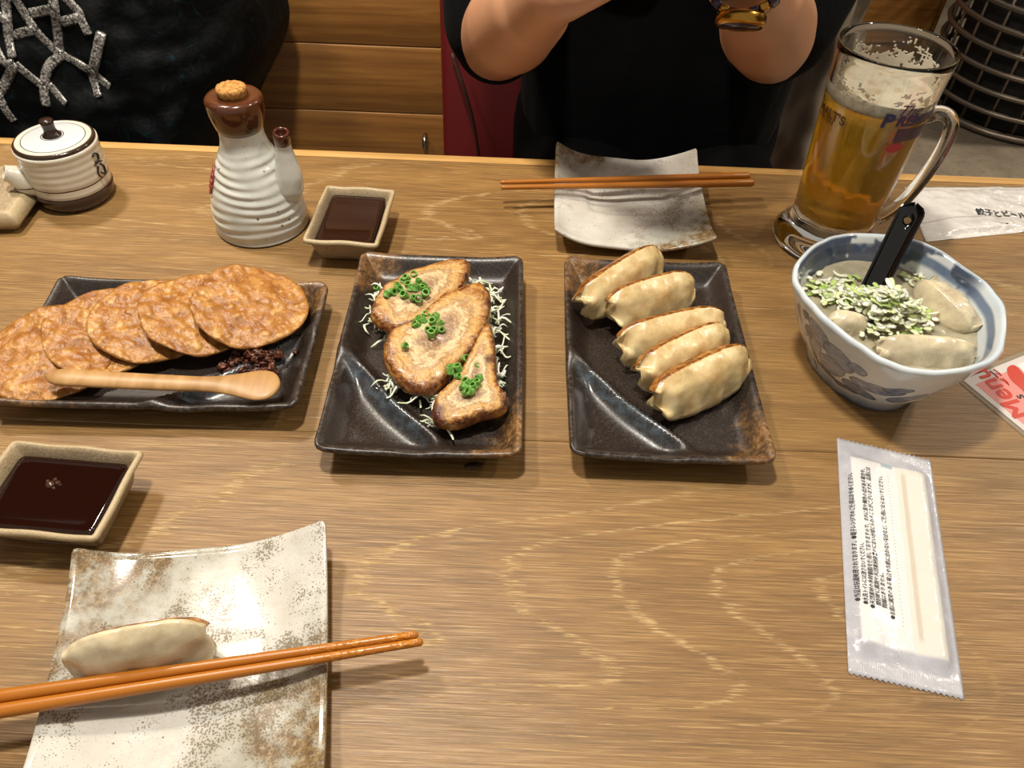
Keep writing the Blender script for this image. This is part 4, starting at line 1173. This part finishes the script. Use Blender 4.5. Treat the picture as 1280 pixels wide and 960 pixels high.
for k in range(44):
    u0, v0 = .512 - .01 * k / 44, .80 - .65 * k / 43
    p = ws(u0, v0, .0004); o_ = len(V); s = .00022
    V += [p + Vector((s, 0, 0)), p + Vector((0, s, 0)), p + Vector((-s, 0, 0)), p + Vector((0, -s, 0))]; F.append((o_, o_ + 1, o_ + 2, o_ + 3))
link('dotted_line', pyd('dotted_line', V, F), M_INK, wp, smooth=False)
tag(wp, 'sealed white wet wipe packet with printed lines and zigzag ends', 'packet')

# oshibori sleeve behind the bowl
n = NT('towel_sleeve'); c = n.co(); v = n.attr('pv')
col = n.ramp(n.noise(c, 50, 4), [(.3, '#c6c1bb'), (.7, '#d5d1cc')])
col = n.mix(n.math('MULTIPLY', n.math('MULTIPLY', n.step(v, .66, .675), n.step(v, .70, .685)), .5), col, '#8d8880')
M_SLEEVE = n.out(Base_Color=col, Normal=n.bump(n.noise(c, 90, 4, .6, 1.0), .5, .003), **M_FILM_OPT)
oc = [(.3955, .7090), (.6150, .7245), (.6050, .6620), (.3840, .6130)]
me, oc0, osf = packet('towel_packet', oc, .0042, False, .0022, 8.0, 84, 44)
op = empty('towel_packet', (oc0.x, oc0.y, 0)); link('sleeve', me, M_SLEEVE, op)
tm = text_mesh('printed_words', '餃子とビールは', .0088, 'LEFT', .0, 2, 0, .00025)
pa, pb = pix(1222, 268, z=.004) - oc0, pix(1280, 270.5, z=.004) - oc0
dx = Vector((pb.x - pa.x, pb.y - pa.y, 0)).normalized(); dy = Vector((-dx.y, dx.x, 0))
def oz(p):
    best = .0045
    return best
def f(co):
    p = Vector((pa.x, pa.y, 0)) + dx * co.x * .95 + dy * co.y * 1.25
    # find uv by nearest search along the quad
    tl, tr, br_, bl = [Vector((*q, 0)) - Vector((oc0.x, oc0.y, 0)) for q in oc]
    u = .5; v = .5
    for _ in range(12):
        q = (tl * (1 - u) + tr * u) * (1 - v) + (bl * (1 - u) + br_ * u) * v
        du = (tr - tl) * (1 - v) + (br_ - bl) * v; dv = (bl - tl) * (1 - u) + (br_ - tr) * u; e = p - q
        det = du.x * dv.y - du.y * dv.x; u += (e.x * dv.y - e.y * dv.x) / det; v += (du.x * e.y - du.y * e.x) / det
    return osf(u, v, .0005)
link('printed_words', warp(tm, f), M_INK, op, smooth=False)
for k in range(4):
    q0 = pix(1240 + 5.2 * k, 280.8, z=.003) - oc0; q1 = pix(1243.6 + 5.2 * k, 280.6, z=.003) - oc0
    link('printed_dash', tube('printed_dash', [(q0.x, q0.y, .0042), (q1.x, q1.y, .0042)], .0006, 5), M_INK, op)
tag(op, 'white plastic-wrapped hand towel with black lettering behind the soup bowl', 'packet')

# ------------------------------------------------------------------ menu card
mc = pix(1203, 476, z=0); ma = R(27)
mn = empty('menu_card', (mc.x, mc.y, 0), ma)          # x along the upper edge, -y along the lower edge
CW, CH = .20, .145
def flatrect(nm, x0, y0, x1, y1, z, mat, h=.0002):
    return link(nm, box(nm, (x1 - x0, y1 - y0, h), ((x0 + x1) / 2, (y0 + y1) / 2, z + h / 2)), mat, mn, smooth=False)
M_LAM = NT('clear_laminate').out(Base_Color='#b7a994', Roughness=.08, Alpha=.45)
flatrect('laminate', -.004, -CH - .004, CW, .004, .0001, M_LAM, .0006)
flatrect('paper', 0, -CH, CW, 0, .00075, plain('white_card', '#d5cdc7', .25, Coat_Weight=.3))
M_PINK = plain('pink_print', '#dd8d84', .25, Coat_Weight=.3); M_RED = plain('red_ink', '#c8371f', .25, Coat_Weight=.3)
flatrect('pink_panel', .005, -CH + .006, CW, -.0075, .00095, M_PINK, .0001)
def card_text(body, size, org, ang, mat, nm, shear=0, bold=0.0):
    me = text_mesh(nm, body, size, 'LEFT', 0, 3, shear)
    ca, sa_ = math.cos(ang), math.sin(ang)
    me = warp(me, lambda co: Vector((org[0] + co.x * ca - co.y * sa_, org[1] + co.x * sa_ + co.y * ca, .0012)))
    o = link(nm, me, mat, mn, smooth=False)
    if bold:
        for dx_, dy_ in ((bold, 0), (0, bold), (bold, bold)):
            c2 = o.copy(); C.objects.link(c2); c2.parent = mn; c2.location = (dx_, dy_, .00002 * (1 + dx_ / bold))
    return o
def on_card(px, py):
    q = pix(px, py, z=0) - mc; ca, sa_ = math.cos(-ma), math.sin(-ma); return (q.x * ca - q.y * sa_, q.x * sa_ + q.y * ca)
p_M, p_u = on_card(1271, 525), on_card(1224, 479)
dirm = math.atan2(p_u[1] - p_M[1], p_u[0] - p_M[0])
card_text('Menu', .0235, on_card(1291, 521), dirm, M_RED, 'menu_word', 0, .0009)
# red brush script under the word
for k, (a, b) in enumerate((((1236, 465), (1247, 474)), ((1241, 463), (1251, 471)), ((1249, 475), (1258, 481)), ((1244, 468), (1250, 470)), ((1252, 474), (1260, 483)))):
    p, q = on_card(*a), on_card(*b); m_ = ((p[0] + q[0]) / 2 + .0008, (p[1] + q[1]) / 2 - .0008)
    link('script_stroke', tube('script_stroke', spline([(*p, .0013), (*m_, .0013), (*q, .0013)], 8), .00045, 5), M_RED, mn)
# big red rounded block with its white corner
P = [on_card(*q) for q in ((1258, 462), (1268, 458), (1283, 474), (1300, 492), (1300, 510), (1276, 488), (1262, 475))]
cs = closed_spline(P, 40); link('red_block', pyd('red_block', [(p[0], p[1], .00115) for p in cs], [tuple(range(40))]), M_RED, mn, smooth=False)
P = [on_card(*q) for q in ((1270, 457), (1300, 446), (1300, 482), (1284, 472))]
link('white_block', pyd('white_block', [(*p, .00113) for p in P], [(0, 1, 2, 3)]), plain('white_print', '#e6e0da', .25), mn, smooth=False)
card_text('s', .012, on_card(1281, 499), dirm, M_INK, 'small_letter', 0, .0003)
tag(mn, 'laminated pink menu card with red lettering partly under the soup bowl', 'menu')

# crumb
V, F = [], []
bm = bmesh.new(); bmesh.ops.create_icosphere(bm, subdivisions=3, radius=1, matrix=Matrix.Diagonal((.0062, .0026, .0011, 1)))
for v_ in bm.verts: v_.co += Vector((nz(v_.co, 400, 1) * .0012, nz(v_.co, 400, 5) * .0012, nz(v_.co, 300, 8) * .0006))
me = bpy.data.meshes.new('crumb'); bm.to_mesh(me); bm.free()
q = pix(592, 583, z=0)
tag(link('food_crumb', me, plain('crumb', '#3a2a16', .5, None, .3), None, T((q.x, q.y, .0011)), (0, 0, .2)), 'dark food crumb on the table in front of the pork plate', 'crumb')

# ------------------------------------------------------------------ the diner in black
def cap_vf(bm, a, b, ra, rb, sx=1.0, seg=20, up=None):
    """tapered capsule from a to b added to bm (closed)"""
    a, b = Vector(a), Vector(b); d = b - a; L = d.length or 1e-6; z = d / L
    x = (Vector(up) if up else Vector((0, 0, 1) if abs(z.z) < .9 else (0, 1, 0))); x = (x - z * x.dot(z)).normalized(); y = z.cross(x)
    prof = [(ra * math.sin(t), -ra * math.cos(t)) for t in np.linspace(0, math.pi / 2, 7)] + [(rb * math.cos(t), L + rb * math.sin(t)) for t in np.linspace(0, math.pi / 2, 7)]
    rings = []
    for r, h in prof:
        if r < 1e-5: rings.append([bm.verts.new(a + z * h)])
        else: rings.append([bm.verts.new(a + z * h + x * (r * math.cos(2 * math.pi * k / seg)) + y * (r * sx * math.sin(2 * math.pi * k / seg))) for k in range(seg)])
    for A, B in zip(rings, rings[1:]):
        for k in range(seg):
            k2 = (k + 1) % seg
            if len(A) == 1: bm.faces.new((A[0], B[k2], B[k]))
            elif len(B) == 1: bm.faces.new((A[k], A[k2], B[0]))
            else: bm.faces.new((A[k], A[k2], B[k2], B[k]))
def remesh(name, bm, voxel, smooth=6, sf=.5):
    bmesh.ops.recalc_face_normals(bm, faces=bm.faces)
    me = bpy.data.meshes.new(name); bm.to_mesh(me); bm.free()
    o = bpy.data.objects.new(name, me); C.objects.link(o)
    m = o.modifiers.new('r', 'REMESH'); m.mode = 'VOXEL'; m.voxel_size = voxel; m.use_smooth_shade = True
    s = o.modifiers.new('s', 'SMOOTH'); s.iterations = smooth; s.factor = sf
    bpy.context.view_layer.update()
    out = bpy.data.meshes.new_from_object(o.evaluated_get(bpy.context.evaluated_depsgraph_get())); out.name = name
    bpy.data.objects.remove(o); bpy.data.meshes.remove(me)
    return out
PX = .178                                             # middle of the torso
SHR, SHL = Vector((-.030, 1.02, .300)), Vector((.368, 1.02, .300))
ELR, ELL = Vector((-.032, .865, .071)), Vector((.270, .865, .080))
WRR, WRL = Vector((.022, .665, .196)), Vector((.173, .648, .214))
def fingers(bm, W, dirf, acr, nrm, s=1.0):
    """palm and five fingers; dirf along the hand, acr towards the thumb side, nrm out of the palm"""
    for k in range(4):
        o_ = (k - 1.5) * .019
        cap_vf(bm, W + acr * o_ * .55, W + dirf * .082 + acr * o_, .0150, .0118)
    L = [.066, .076, .072, .056]
    for k in range(4):                                # little finger first
        o_ = (k - 1.5) * .0195; ln = [.056, .072, .076, .066][k]
        p0 = W + dirf * .082 + acr * o_
        d1 = (dirf * .90 + nrm * .42).normalized(); p1 = p0 + d1 * ln * .45
        d2 = (dirf * .55 + nrm * .83).normalized(); p2 = p1 + d2 * ln * .32
        d3 = (dirf * .20 + nrm * .98).normalized(); p3 = p2 + d3 * ln * .23
        cap_vf(bm, p0, p1, .0098, .0090); cap_vf(bm, p1, p2, .0090, .0082); cap_vf(bm, p2, p3, .0082, .0072)
    t0 = W + acr * .026 + dirf * .018; t1 = t0 + (acr * .75 + dirf * .65 + nrm * .2).normalized() * .042; t2 = t1 + (acr * .25 + dirf * .85 + nrm * .45).normalized() * .034; t3 = t2 + (dirf * .8 + nrm * .6).normalized() * .024
    cap_vf(bm, t0, t1, .0155, .0115); cap_vf(bm, t1, t2, .0115, .0100); cap_vf(bm, t2, t3, .0100, .0085)
bm = bmesh.new()
hip = Vector((PX, 1.06, -.185)); chest = Vector((PX, 1.05, .20)); neck = Vector((PX, 1.03, .345)); 
def torso(bm, g):
    for dx_ in (-.066, 0, .066):
        cap_vf(bm, (PX + dx_, 1.06, -.17), (PX + dx_ * 1.0, 1.04, .0), .105 + g, .108 + g)
        cap_vf(bm, (PX + dx_, 1.04, .0), (PX + dx_ * 1.15, 1.045, .21), .108 + g, .102 + g)
    for sx in (-1, 1):
        cap_vf(bm, (PX + sx * .075, .985, .165), (PX + sx * .07, .990, .13), .068 + g, .070 + g)
        cap_vf(bm, (PX + sx * .04, 1.04, .315), (PX + sx * .165, 1.025, .295), .050 + g, .056 + g)
torso(bm, -.004)
cap_vf(bm, (PX, 1.045, .29), (PX, 1.02, .42), .055, .050)
cap_vf(bm, (PX, 1.015, .500), (PX, 1.005, .535), .078, .086); cap_vf(bm, (PX, .975, .455), (PX, .965, .44), .052, .040); cap_vf(bm, (PX, .905, .487), (PX, .918, .515), .014, .010)
for sx in (-1, 1): cap_vf(bm, (PX + sx * .083, 1.015, .475), (PX + sx * .087, 1.015, .515), .010, .013)
for S, E, W in ((SHR, ELR, WRR), (SHL, ELL, WRL)):
    cap_vf(bm, S, S.lerp(E, .55), .056, .050); cap_vf(bm, S.lerp(E, .5), E, .050, .044)
    d_ = W - E
    cap_vf(bm, E, E + d_ * .32, .044, .047); cap_vf(bm, E + d_ * .30, E + d_ * .65, .047, .038); cap_vf(bm, E + d_ * .62, W, .038, .029, .85)
dR = Vector((.62, -.30, .62)).normalized(); nR = Vector((.5, -.1, -.6)); 
aR = Vector((-.45, .35, .80)); aR = (aR - dR * aR.dot(dR)).normalized(); nR = dR.cross(aR) 
if nR.x < 0: nR = -nR
fingers(bm, WRR, dR, aR, nR)
dL = Vector((-.55, -.34, .72)).normalized(); aL = Vector((.45, .35, .80)); aL = (aL - dL * aL.dot(dL)).normalized(); nL = dL.cross(aL)
if nL.x > 0: nL = -nL
fingers(bm, WRL, dL, aL, nL)
for sx in (-1, 1):                                    # thighs, shins and feet under the table
    k_ = Vector((PX + sx * .10, .66, -.16)); a_ = Vector((PX + sx * .11, .70, -.62))
    cap_vf(bm, (PX + sx * .09, 1.04, -.17), k_, .082, .060); cap_vf(bm, k_, a_, .057, .038); cap_vf(bm, a_ + Vector((0, .02, -.045)), a_ + Vector((0, -.13, -.05)), .030, .026)
bme = remesh('person', bm, .0042, 8)
n = NT('skin'); c = n.co()
M_SKIN = n.out(Base_Color=n.mix(n.step(n.noise(c, 14, 4), .4, .7, 0, .35), '#c89572', '#bb8060'), Roughness=.45, Normal=n.bump(n.noise(c, 600, 3), .1, .0006),
               Subsurface_Weight=.15, Subsurface_Radius=(.012, .005, .003), Subsurface_Scale=.5)
pe = link('person', bme, M_SKIN, None, (0, 0, TZ))
tag(pe, 'person in a black knit top with pushed-up sleeves, both hands raised', 'person')
# black knit top
bm = bmesh.new(); torso(bm, .010)
for S, E, W, t in ((SHR, ELR, WRR, .10), (SHL, ELL, WRL, .02)):
    d_ = (W - E)
    cap_vf(bm, S, S.lerp(E, .55), .072, .071); cap_vf(bm, S.lerp(E, .5), S.lerp(E, .93), .071, .060)
    cap_vf(bm, S.lerp(E, .86) + Vector((0, .008, -.004)), E - d_ * .02 + Vector((0, .010, -.002)), .058, .050)
sw = remesh('knit_top', bm, .006, 6)
n = NT('black_knit'); c = n.co()
rib = n.noise(n.map(c, (900, 200, 200)), 1.0, 2)
M_KNIT = n.out(Base_Color=n.mix(n.noise(c, 40, 3), '#020203', '#050506'), Roughness=.9, Specular_IOR_Level=.12, Sheen_Weight=.01, Sheen_Roughness=.5, Normal=n.bump(n.math('ADD', rib, n.math('MULTIPLY', n.noise(c, 30, 4), 6)), .25, .002))
link('knit_top', sw, M_KNIT, pe)
bm = bmesh.new()
for dx_ in (-.08, 0, .08): cap_vf(bm, (PX + dx_, 1.07, -.19), (PX + dx_, 1.06, -.12), .112, .112)
for sx in (-1, 1):
    k_ = Vector((PX + sx * .10, .66, -.16)); a_ = Vector((PX + sx * .11, .70, -.60))
    cap_vf(bm, (PX + sx * .09, 1.04, -.17), k_, .092, .070); cap_vf(bm, k_, a_, .068, .058)
link('trousers', remesh('trousers', bm, .008, 6), plain('black_trousers', '#020203', .9, Specular_IOR_Level=.1), pe)
bm = bmesh.new()
cap_vf(bm, (PX, 1.030, .515), (PX, 1.025, .552), .090, .088); cap_vf(bm, (PX - .035, .985, .570), (PX + .035, .985, .570), .062, .062); cap_vf(bm, (PX, 1.085, .50), (PX, 1.075, .40), .062, .055)
for sx in (-1, 1): cap_vf(bm, (PX + sx * .072, 1.045, .52), (PX + sx * .070, 1.06, .38), .034, .030)
link('hair', remesh('hair', bm, .006, 5), plain('dark_hair', '#17100c', .5, (300, .4, .001)), pe)
M_EYE = plain('dark_eye', '#1a1210', .2); M_LIP = plain('lips', '#8f4a42', .4)
for sx in (-1, 1):
    link('eye', tube('eye', [(PX + sx * .032 - .010, .926, .512), (PX + sx * .032, .921, .514), (PX + sx * .032 + .010, .926, .512)], [.0020, .0045, .0020], 8), M_EYE, pe)
link('mouth', tube('mouth', [(PX - .022, .925, .447), (PX, .916, .446), (PX + .022, .925, .447)], [.002, .005, .002], 8), M_LIP, pe)
# wrist watch
M_GOLD = NT('gold').out(Base_Color='#b98a3a', Metallic=1.0, Roughness=.22)
M_PURPLE = plain('purple_enamel', '#2c1e38', .2)
ax = (WRL - ELL).normalized(); wc_ = WRL + ax * .026
wt = empty('wrist_watch', wc_)
xw = Vector((0, 0, 1)); xw = (xw - ax * xw.dot(ax)).normalized(); yw = ax.cross(xw)
wt.rotation_euler = Matrix((xw, yw, ax)).transposed().to_euler()
rw = .0325
for k in range(26):
    a = 2 * math.pi * k / 26
    o = link('link', box('link', (.006, .0078, .019), (0, 0, 0), .0018), M_PURPLE if k % 2 else M_GOLD, wt, (rw * math.cos(a), rw * .94 * math.sin(a), 0), (0, 0, a))
_d = Vector((-.15, -.65, -.55)); ca = math.atan2(_d.dot(yw), _d.dot(xw))
cs_ = link('case', lathe('case', [(0, -.004), (.017, -.004), (.019, -.002), (.019, .004), (.0165, .006), (.015, .0052), (0, .0052)], 40), M_GOLD, wt, ((rw + .003) * math.cos(ca), (rw + .003) * math.sin(ca), 0), Matrix.Rotation(ca, 3, 'Z').to_euler())
cs_.rotation_euler = (Matrix.Rotation(ca, 3, 'Z') @ Matrix.Rotation(R(90), 3, 'Y')).to_euler()
link('dial', lathe('dial', [(0, .0053), (.0148, .0053), (.0148, .0056), (0, .0058)], 32), M_PURPLE, cs_)
tag(wt, 'gold and purple linked wrist watch on the raised bare wrist', 'watch')
# phone held up in both hands
ph_ = empty('smartphone', (.110, .585, .268), 0)
ph_.rotation_euler = (R(38), 0, 0)
link('body', box('body', (.155, .0085, .075), (0, 0, 0), .0035, 3), plain('phone_shell', '#1b1b1e', .3), ph_)
link('screen', box('screen', (.146, .0006, .069), (0, .0044, 0)), plain('phone_glass', '#050506', .05), ph_)
for k in range(2): link('camera_lens', lathe('camera_lens', [(0, 0), (.007, 0), (.007, .0015), (.005, .002), (0, .002)], 24), plain('lens', '#08080a', .05), ph_, (-.06, -.0042, .022 - .02 * k), (R(90), 0, 0))
tag(ph_, 'dark smartphone held up sideways in both hands of the diner', 'phone')

# ------------------------------------------------------------------ chair with a coat over its back
ch_ = empty('red_chair', (.150, 1.13, -TZ))
n = NT('oxblood_leather'); c = n.co()
M_REDL = n.out(Base_Color=n.mix(n.noise(c, 6, 3), '#5a1618', '#7a2022'), Roughness=.4, Normal=n.bump(n.noise(c, 300, 4), .2, .001))
link('backrest', box('backrest', (.57, .05, .46), (0, 0, 0), .018, 4), M_REDL, ch_, (0, .115, TZ - .10), (R(-5), 0, 0))
link('seat', box('seat', (.54, .40, .07), (0, 0, 0), .02, 4), M_REDL, ch_, (0, -.09, .375))
M_STEEL = NT('chrome').out(Base_Color='#9a958c', Metallic=1.0, Roughness=.25)
for sx in (-.22, .22):
    for sy in (-.25, .09): link('leg', tube('leg', [(sx, sy, .0), (sx, sy, .345)], .013, 12), M_STEEL, ch_)
tag(ch_, 'oxblood red leather chair behind the diner in black', 'chair')
# thin strap hanging down the chair back
q = [pix(566, 66, y=1.205), pix(574, 92, y=1.195), pix(580, 110, y=1.190), pix(590, 145, y=1.190), pix(597, 185, y=1.190), pix(600, 215, y=1.195)]
c0 = q[0].copy()
tag(link('bag_strap', tube('bag_strap', spline([tuple(p - c0) for p in q], 20), .0035, 8, flat=.4), plain('strap_leather', '#3d2a22', .35), None, T((c0.x, c0.y, c0.z))), 'thin brown strap hanging down the red chair back', 'strap')
# pale coat bunched on the right side of the chair back
def blob(name, fn, nu, nv, back):
    V = []
    for s_ in (0, 1):
        for i in range(nu):
            for j in range(nv):
                u, v = i / (nu - 1), j / (nv - 1); p = fn(u, v)
                e = min(u, 1 - u, v, 1 - v) * 2
                if s_: p = Vector((p.x, back + .004, p.z))
                else: p = Vector((p.x, back + (p.y - back) * min(1, math.sqrt(max(0, 1 - (1 - min(1, e * 3.2)) ** 2))), p.z))
                V.append(p)
    N = nu * nv
    F = gridfaces(nu, nv) + gridfaces(nu, nv, off=N, flip=True)
    per = [i * nv for i in range(nu)] + [(nu - 1) * nv + j for j in range(1, nv)] + [i * nv + nv - 1 for i in range(nu - 2, -1, -1)] + [j for j in range(nv - 2, 0, -1)]
    for k in range(len(per)): F.append((per[k], per[(k + 1) % len(per)], N + per[(k + 1) % len(per)], N + per[k]))
    return fixn(pyd(name, V, F))
def coatfn(u, v):
    x = .335 + .17 * u - .10 * (1 - v) * .2; z = -.26 + .40 * v - .03 * abs(u - .5)
    f = .022 * math.sin(u * 14 + 3 * v) + .018 * nz((u * 3, v * 4, 0), 1.6, 2) + .012 * nz((u * 9, v * 6, 0), 1.3, 6)
    return Vector((x, 1.165 + f - .03 * math.sin(math.pi * u), z))
tag(link('pale_coat', blob('pale_coat', coatfn, 44, 60, 1.212), plain('cream_wool', '#8a7e6c', .9, (40, .4, .004)), None, (0, 0, TZ)), 'pale cream coat bunched over the chair beside the diner', 'coat')

# ------------------------------------------------------------------ bench with dark velvet garment
bn = empty('bench', (-1.06, 1.15, -TZ))
link('seat', box('seat', (1.12, .36, .05), (0, 0, .425), .008), M_DARKWOOD, bn)
link('base_panel', box('base_panel', (1.08, .30, .40), (0, 0, .20), .004), M_DARKWOOD, bn)
tag(bn, 'dark wooden bench along the plank partition', 'bench')
GB = 1.30
def gfront(x, z):
    u = (x + .92) / .54
    y = 1.10 - .055 * math.sin(math.pi * max(0, min(1, u))) - .05 * sst(.1, -.2, z)
    return y + .016 * nz((x, z, 0), 13, 3) + .010 * nz((x, z, 0), 34, 7)
def garfn(u, v):
    z = -.238 + .46 * v
    right = -.415 + .030 * math.sin(v * 5) - .06 * sst(.40, .0, v)
    x = -1.05 + (right + 1.05) * u
    return Vector((x, gfront(x, z), z))
n = NT('dark_velvet'); c = n.co()
a = n.noise(n.map(c, (1, 1, 1)), 34, 6, .7, 1.8)
col = n.ramp(a, [(.46, '#010202'), (.60, '#03080a'), (.71, '#0d2830'), (.80, '#3d6a72')])
M_VELV = n.out(Base_Color=col, Roughness=.6, Specular_IOR_Level=.15, Sheen_Weight=.03, Sheen_Roughness=.4, Sheen_Tint=(.35, .6, .65, 1), Normal=n.bump(n.noise(c, 70, 4), .5, .004))
gm = link('velvet_garment', blob('velvet_garment', garfn, 90, 80, GB), M_VELV, None, (0, 0, TZ))
tag(gm, 'dark teal velvet garment with silver lattice trim heaped on the bench', 'garment')
n = NT('silver_braid'); c = n.co()
v_ = n.voro(c, 330)
M_SILV = n.out(Base_Color=n.ramp(v_, [(.1, '#d9d6d0'), (.5, '#94908a'), (.8, '#3c3b3a')]), Metallic=.4, Roughness=.3, Normal=n.bump(v_, -.9, .002))
S_ = 300 / 1280
rib_ = [[(35, -30), (50, 180), (70, 300)], [(70, -40), (190, 150), (300, 265), (345, 290)], [(285, -30), (310, 150), (325, 275)], [(75, 185), (190, 155)], [(170, 68), (300, 42)], [(-20, 240), (30, 330), (80, 335)], [(80, 330), (40, 430), (-20, 520)],
        [(85, 335), (150, 390), (230, 455)], [(345, 285), (265, 350), (240, 450)], [(-10, 490), (40, 590), (80, 640)], [(235, 450), (250, 560)], [(265, 445), (355, 550)], [(345, 290), (430, 340), (500, 385), (590, 460)], [(330, 115), (430, 78), (350, -20)], [(425, 75), (475, 180)],
        [(490, 365), (525, 515)], [(545, 170), (500, 370)], [(-20, 60), (45, 120)]]
for line in rib_:
    P = []
    for (zx, zy) in spline([(a_, b_, 0) for a_, b_ in line], 4 * len(line) + 4) and [(p[0], p[1]) for p in spline([(a_, b_, 0) for a_, b_ in line], 4 * len(line) + 4)]:
        y = 1.08
        for _ in range(8):
            q = pix(zx * S_, zy * S_, y=y); y = gfront(q.x, q.z)
        P.append(Vector((q.x, y - .003, q.z)))
    V = []
    for i, p in enumerate(P):
        t_ = (P[min(i + 1, len(P) - 1)] - P[max(i - 1, 0)]).normalized(); wd = t_.cross(Vector((0, -1, 0))).normalized() * .0066
        for (aa, bb) in ((-1, 0), (-.5, -.0022), (.0, -.0010), (.5, -.0022), (1, 0), (.5, .004), (-.5, .004)): V.append(p + wd * aa + Vector((0, bb, 0)))
    m_ = len(P); F = gridfaces(m_, 7, wrapv=True) + [tuple(range(7)), tuple((m_ - 1) * 7 + k for k in range(7))]
    link('silver_braid', fixn(pyd('silver_braid', V, F)), M_SILV, gm)

# ------------------------------------------------------------------ wire basket and cabinet on the aisle floor
bk = empty('wire_basket', (1.57, 2.42, -TZ))
M_WIRE = NT('dark_wire').out(Base_Color='#85796c', Metallic=.8, Roughness=.35)
for k in range(9):
    z = .012 + .056 * k; r = .275 + .012 * k / 8
    link('ring', tube('ring', [(r * math.cos(t), r * math.sin(t), z) for t in np.linspace(0, 2 * math.pi, 49)[:-1]], .008 if k not in (0, 8) else .011, 8, True), M_WIRE, bk)
for k in range(22):
    t = 2 * math.pi * k / 22
    link('upright', tube('upright', [(.266 * math.cos(t), .266 * math.sin(t), .008), (.272 * math.cos(t), .272 * math.sin(t), .24), (.278 * math.cos(t), .278 * math.sin(t), .462)], .005, 6), M_WIRE, bk)
link('liner', lathe('liner', [(0, .004), (.22, .004), (.225, .012), (.232, .44), (.226, .44), (.219, .016), (0, .016)], 40), plain('dark_liner', '#14110e', .8), bk)
tag(bk, 'round dark wire basket standing on the concrete floor', 'basket')
cb = empty('wooden_cabinet', (.90, 2.90, -TZ))
link('body', box('body', (.95, .40, .80), (0, 0, .40), .006), M_PLANK, cb)
for k in (-1, 1):
    d_ = link('door', box('door', (.44, .018, .70), (0, 0, 0), .004), M_PLANK, cb, (k * .23, -.208, .42))
    link('pull', tube('pull', [(0, -.02, -.05), (0, -.03, -.03), (0, -.03, .03), (0, -.02, .05)], .006, 8), M_STEEL, d_, (-k * .18, 0, .1))
tag(cb, 'brown wooden cabinet standing behind the wire basket', 'cabinet')
# small chrome hook by the bench end
q = pix(530, 178, y=1.345)
hk = [(0, 0, 0), (0, -.012, .002), (0, -.020, -.006), (0, -.018, -.016), (.002, -.010, -.018)]
tag(link('chrome_hook', tube('chrome_hook', spline(hk, 14), .0045, 8), M_STEEL, None, T((q.x, 1.372, q.z))), 'small chrome hook on the plank partition beside the red chair', 'hook')
# bubbles on the soy sauce of the near dish
M_BUB = NT('bubble_film').out(Base_Color=(.05, .018, .010, 1), Roughness=.03)
soy = [o for o in bpy.data.objects if o.name.startswith('soy_sauce') and o.location.y < .4][0]
q = pix(63, 606, z=.022); iv = soy.matrix_basis.inverted() @ Vector((q.x, q.y, TZ + .0220))
for k, (dx, dy, r) in enumerate(((0, 0, .0028), (.0039, .0018, .0017), (.0010, .0041, .0014), (-.0030, .0026, .0012), (.0031, -.0022, .0011), (.0062, .0005, .0010))):
    link('bubble', lathe('bubble', [(r * math.cos(t), r * .7 * math.sin(t)) for t in np.linspace(0, math.pi / 2, 7)], 20), M_BUB, soy, (iv.x + dx, iv.y + dy, .0221))
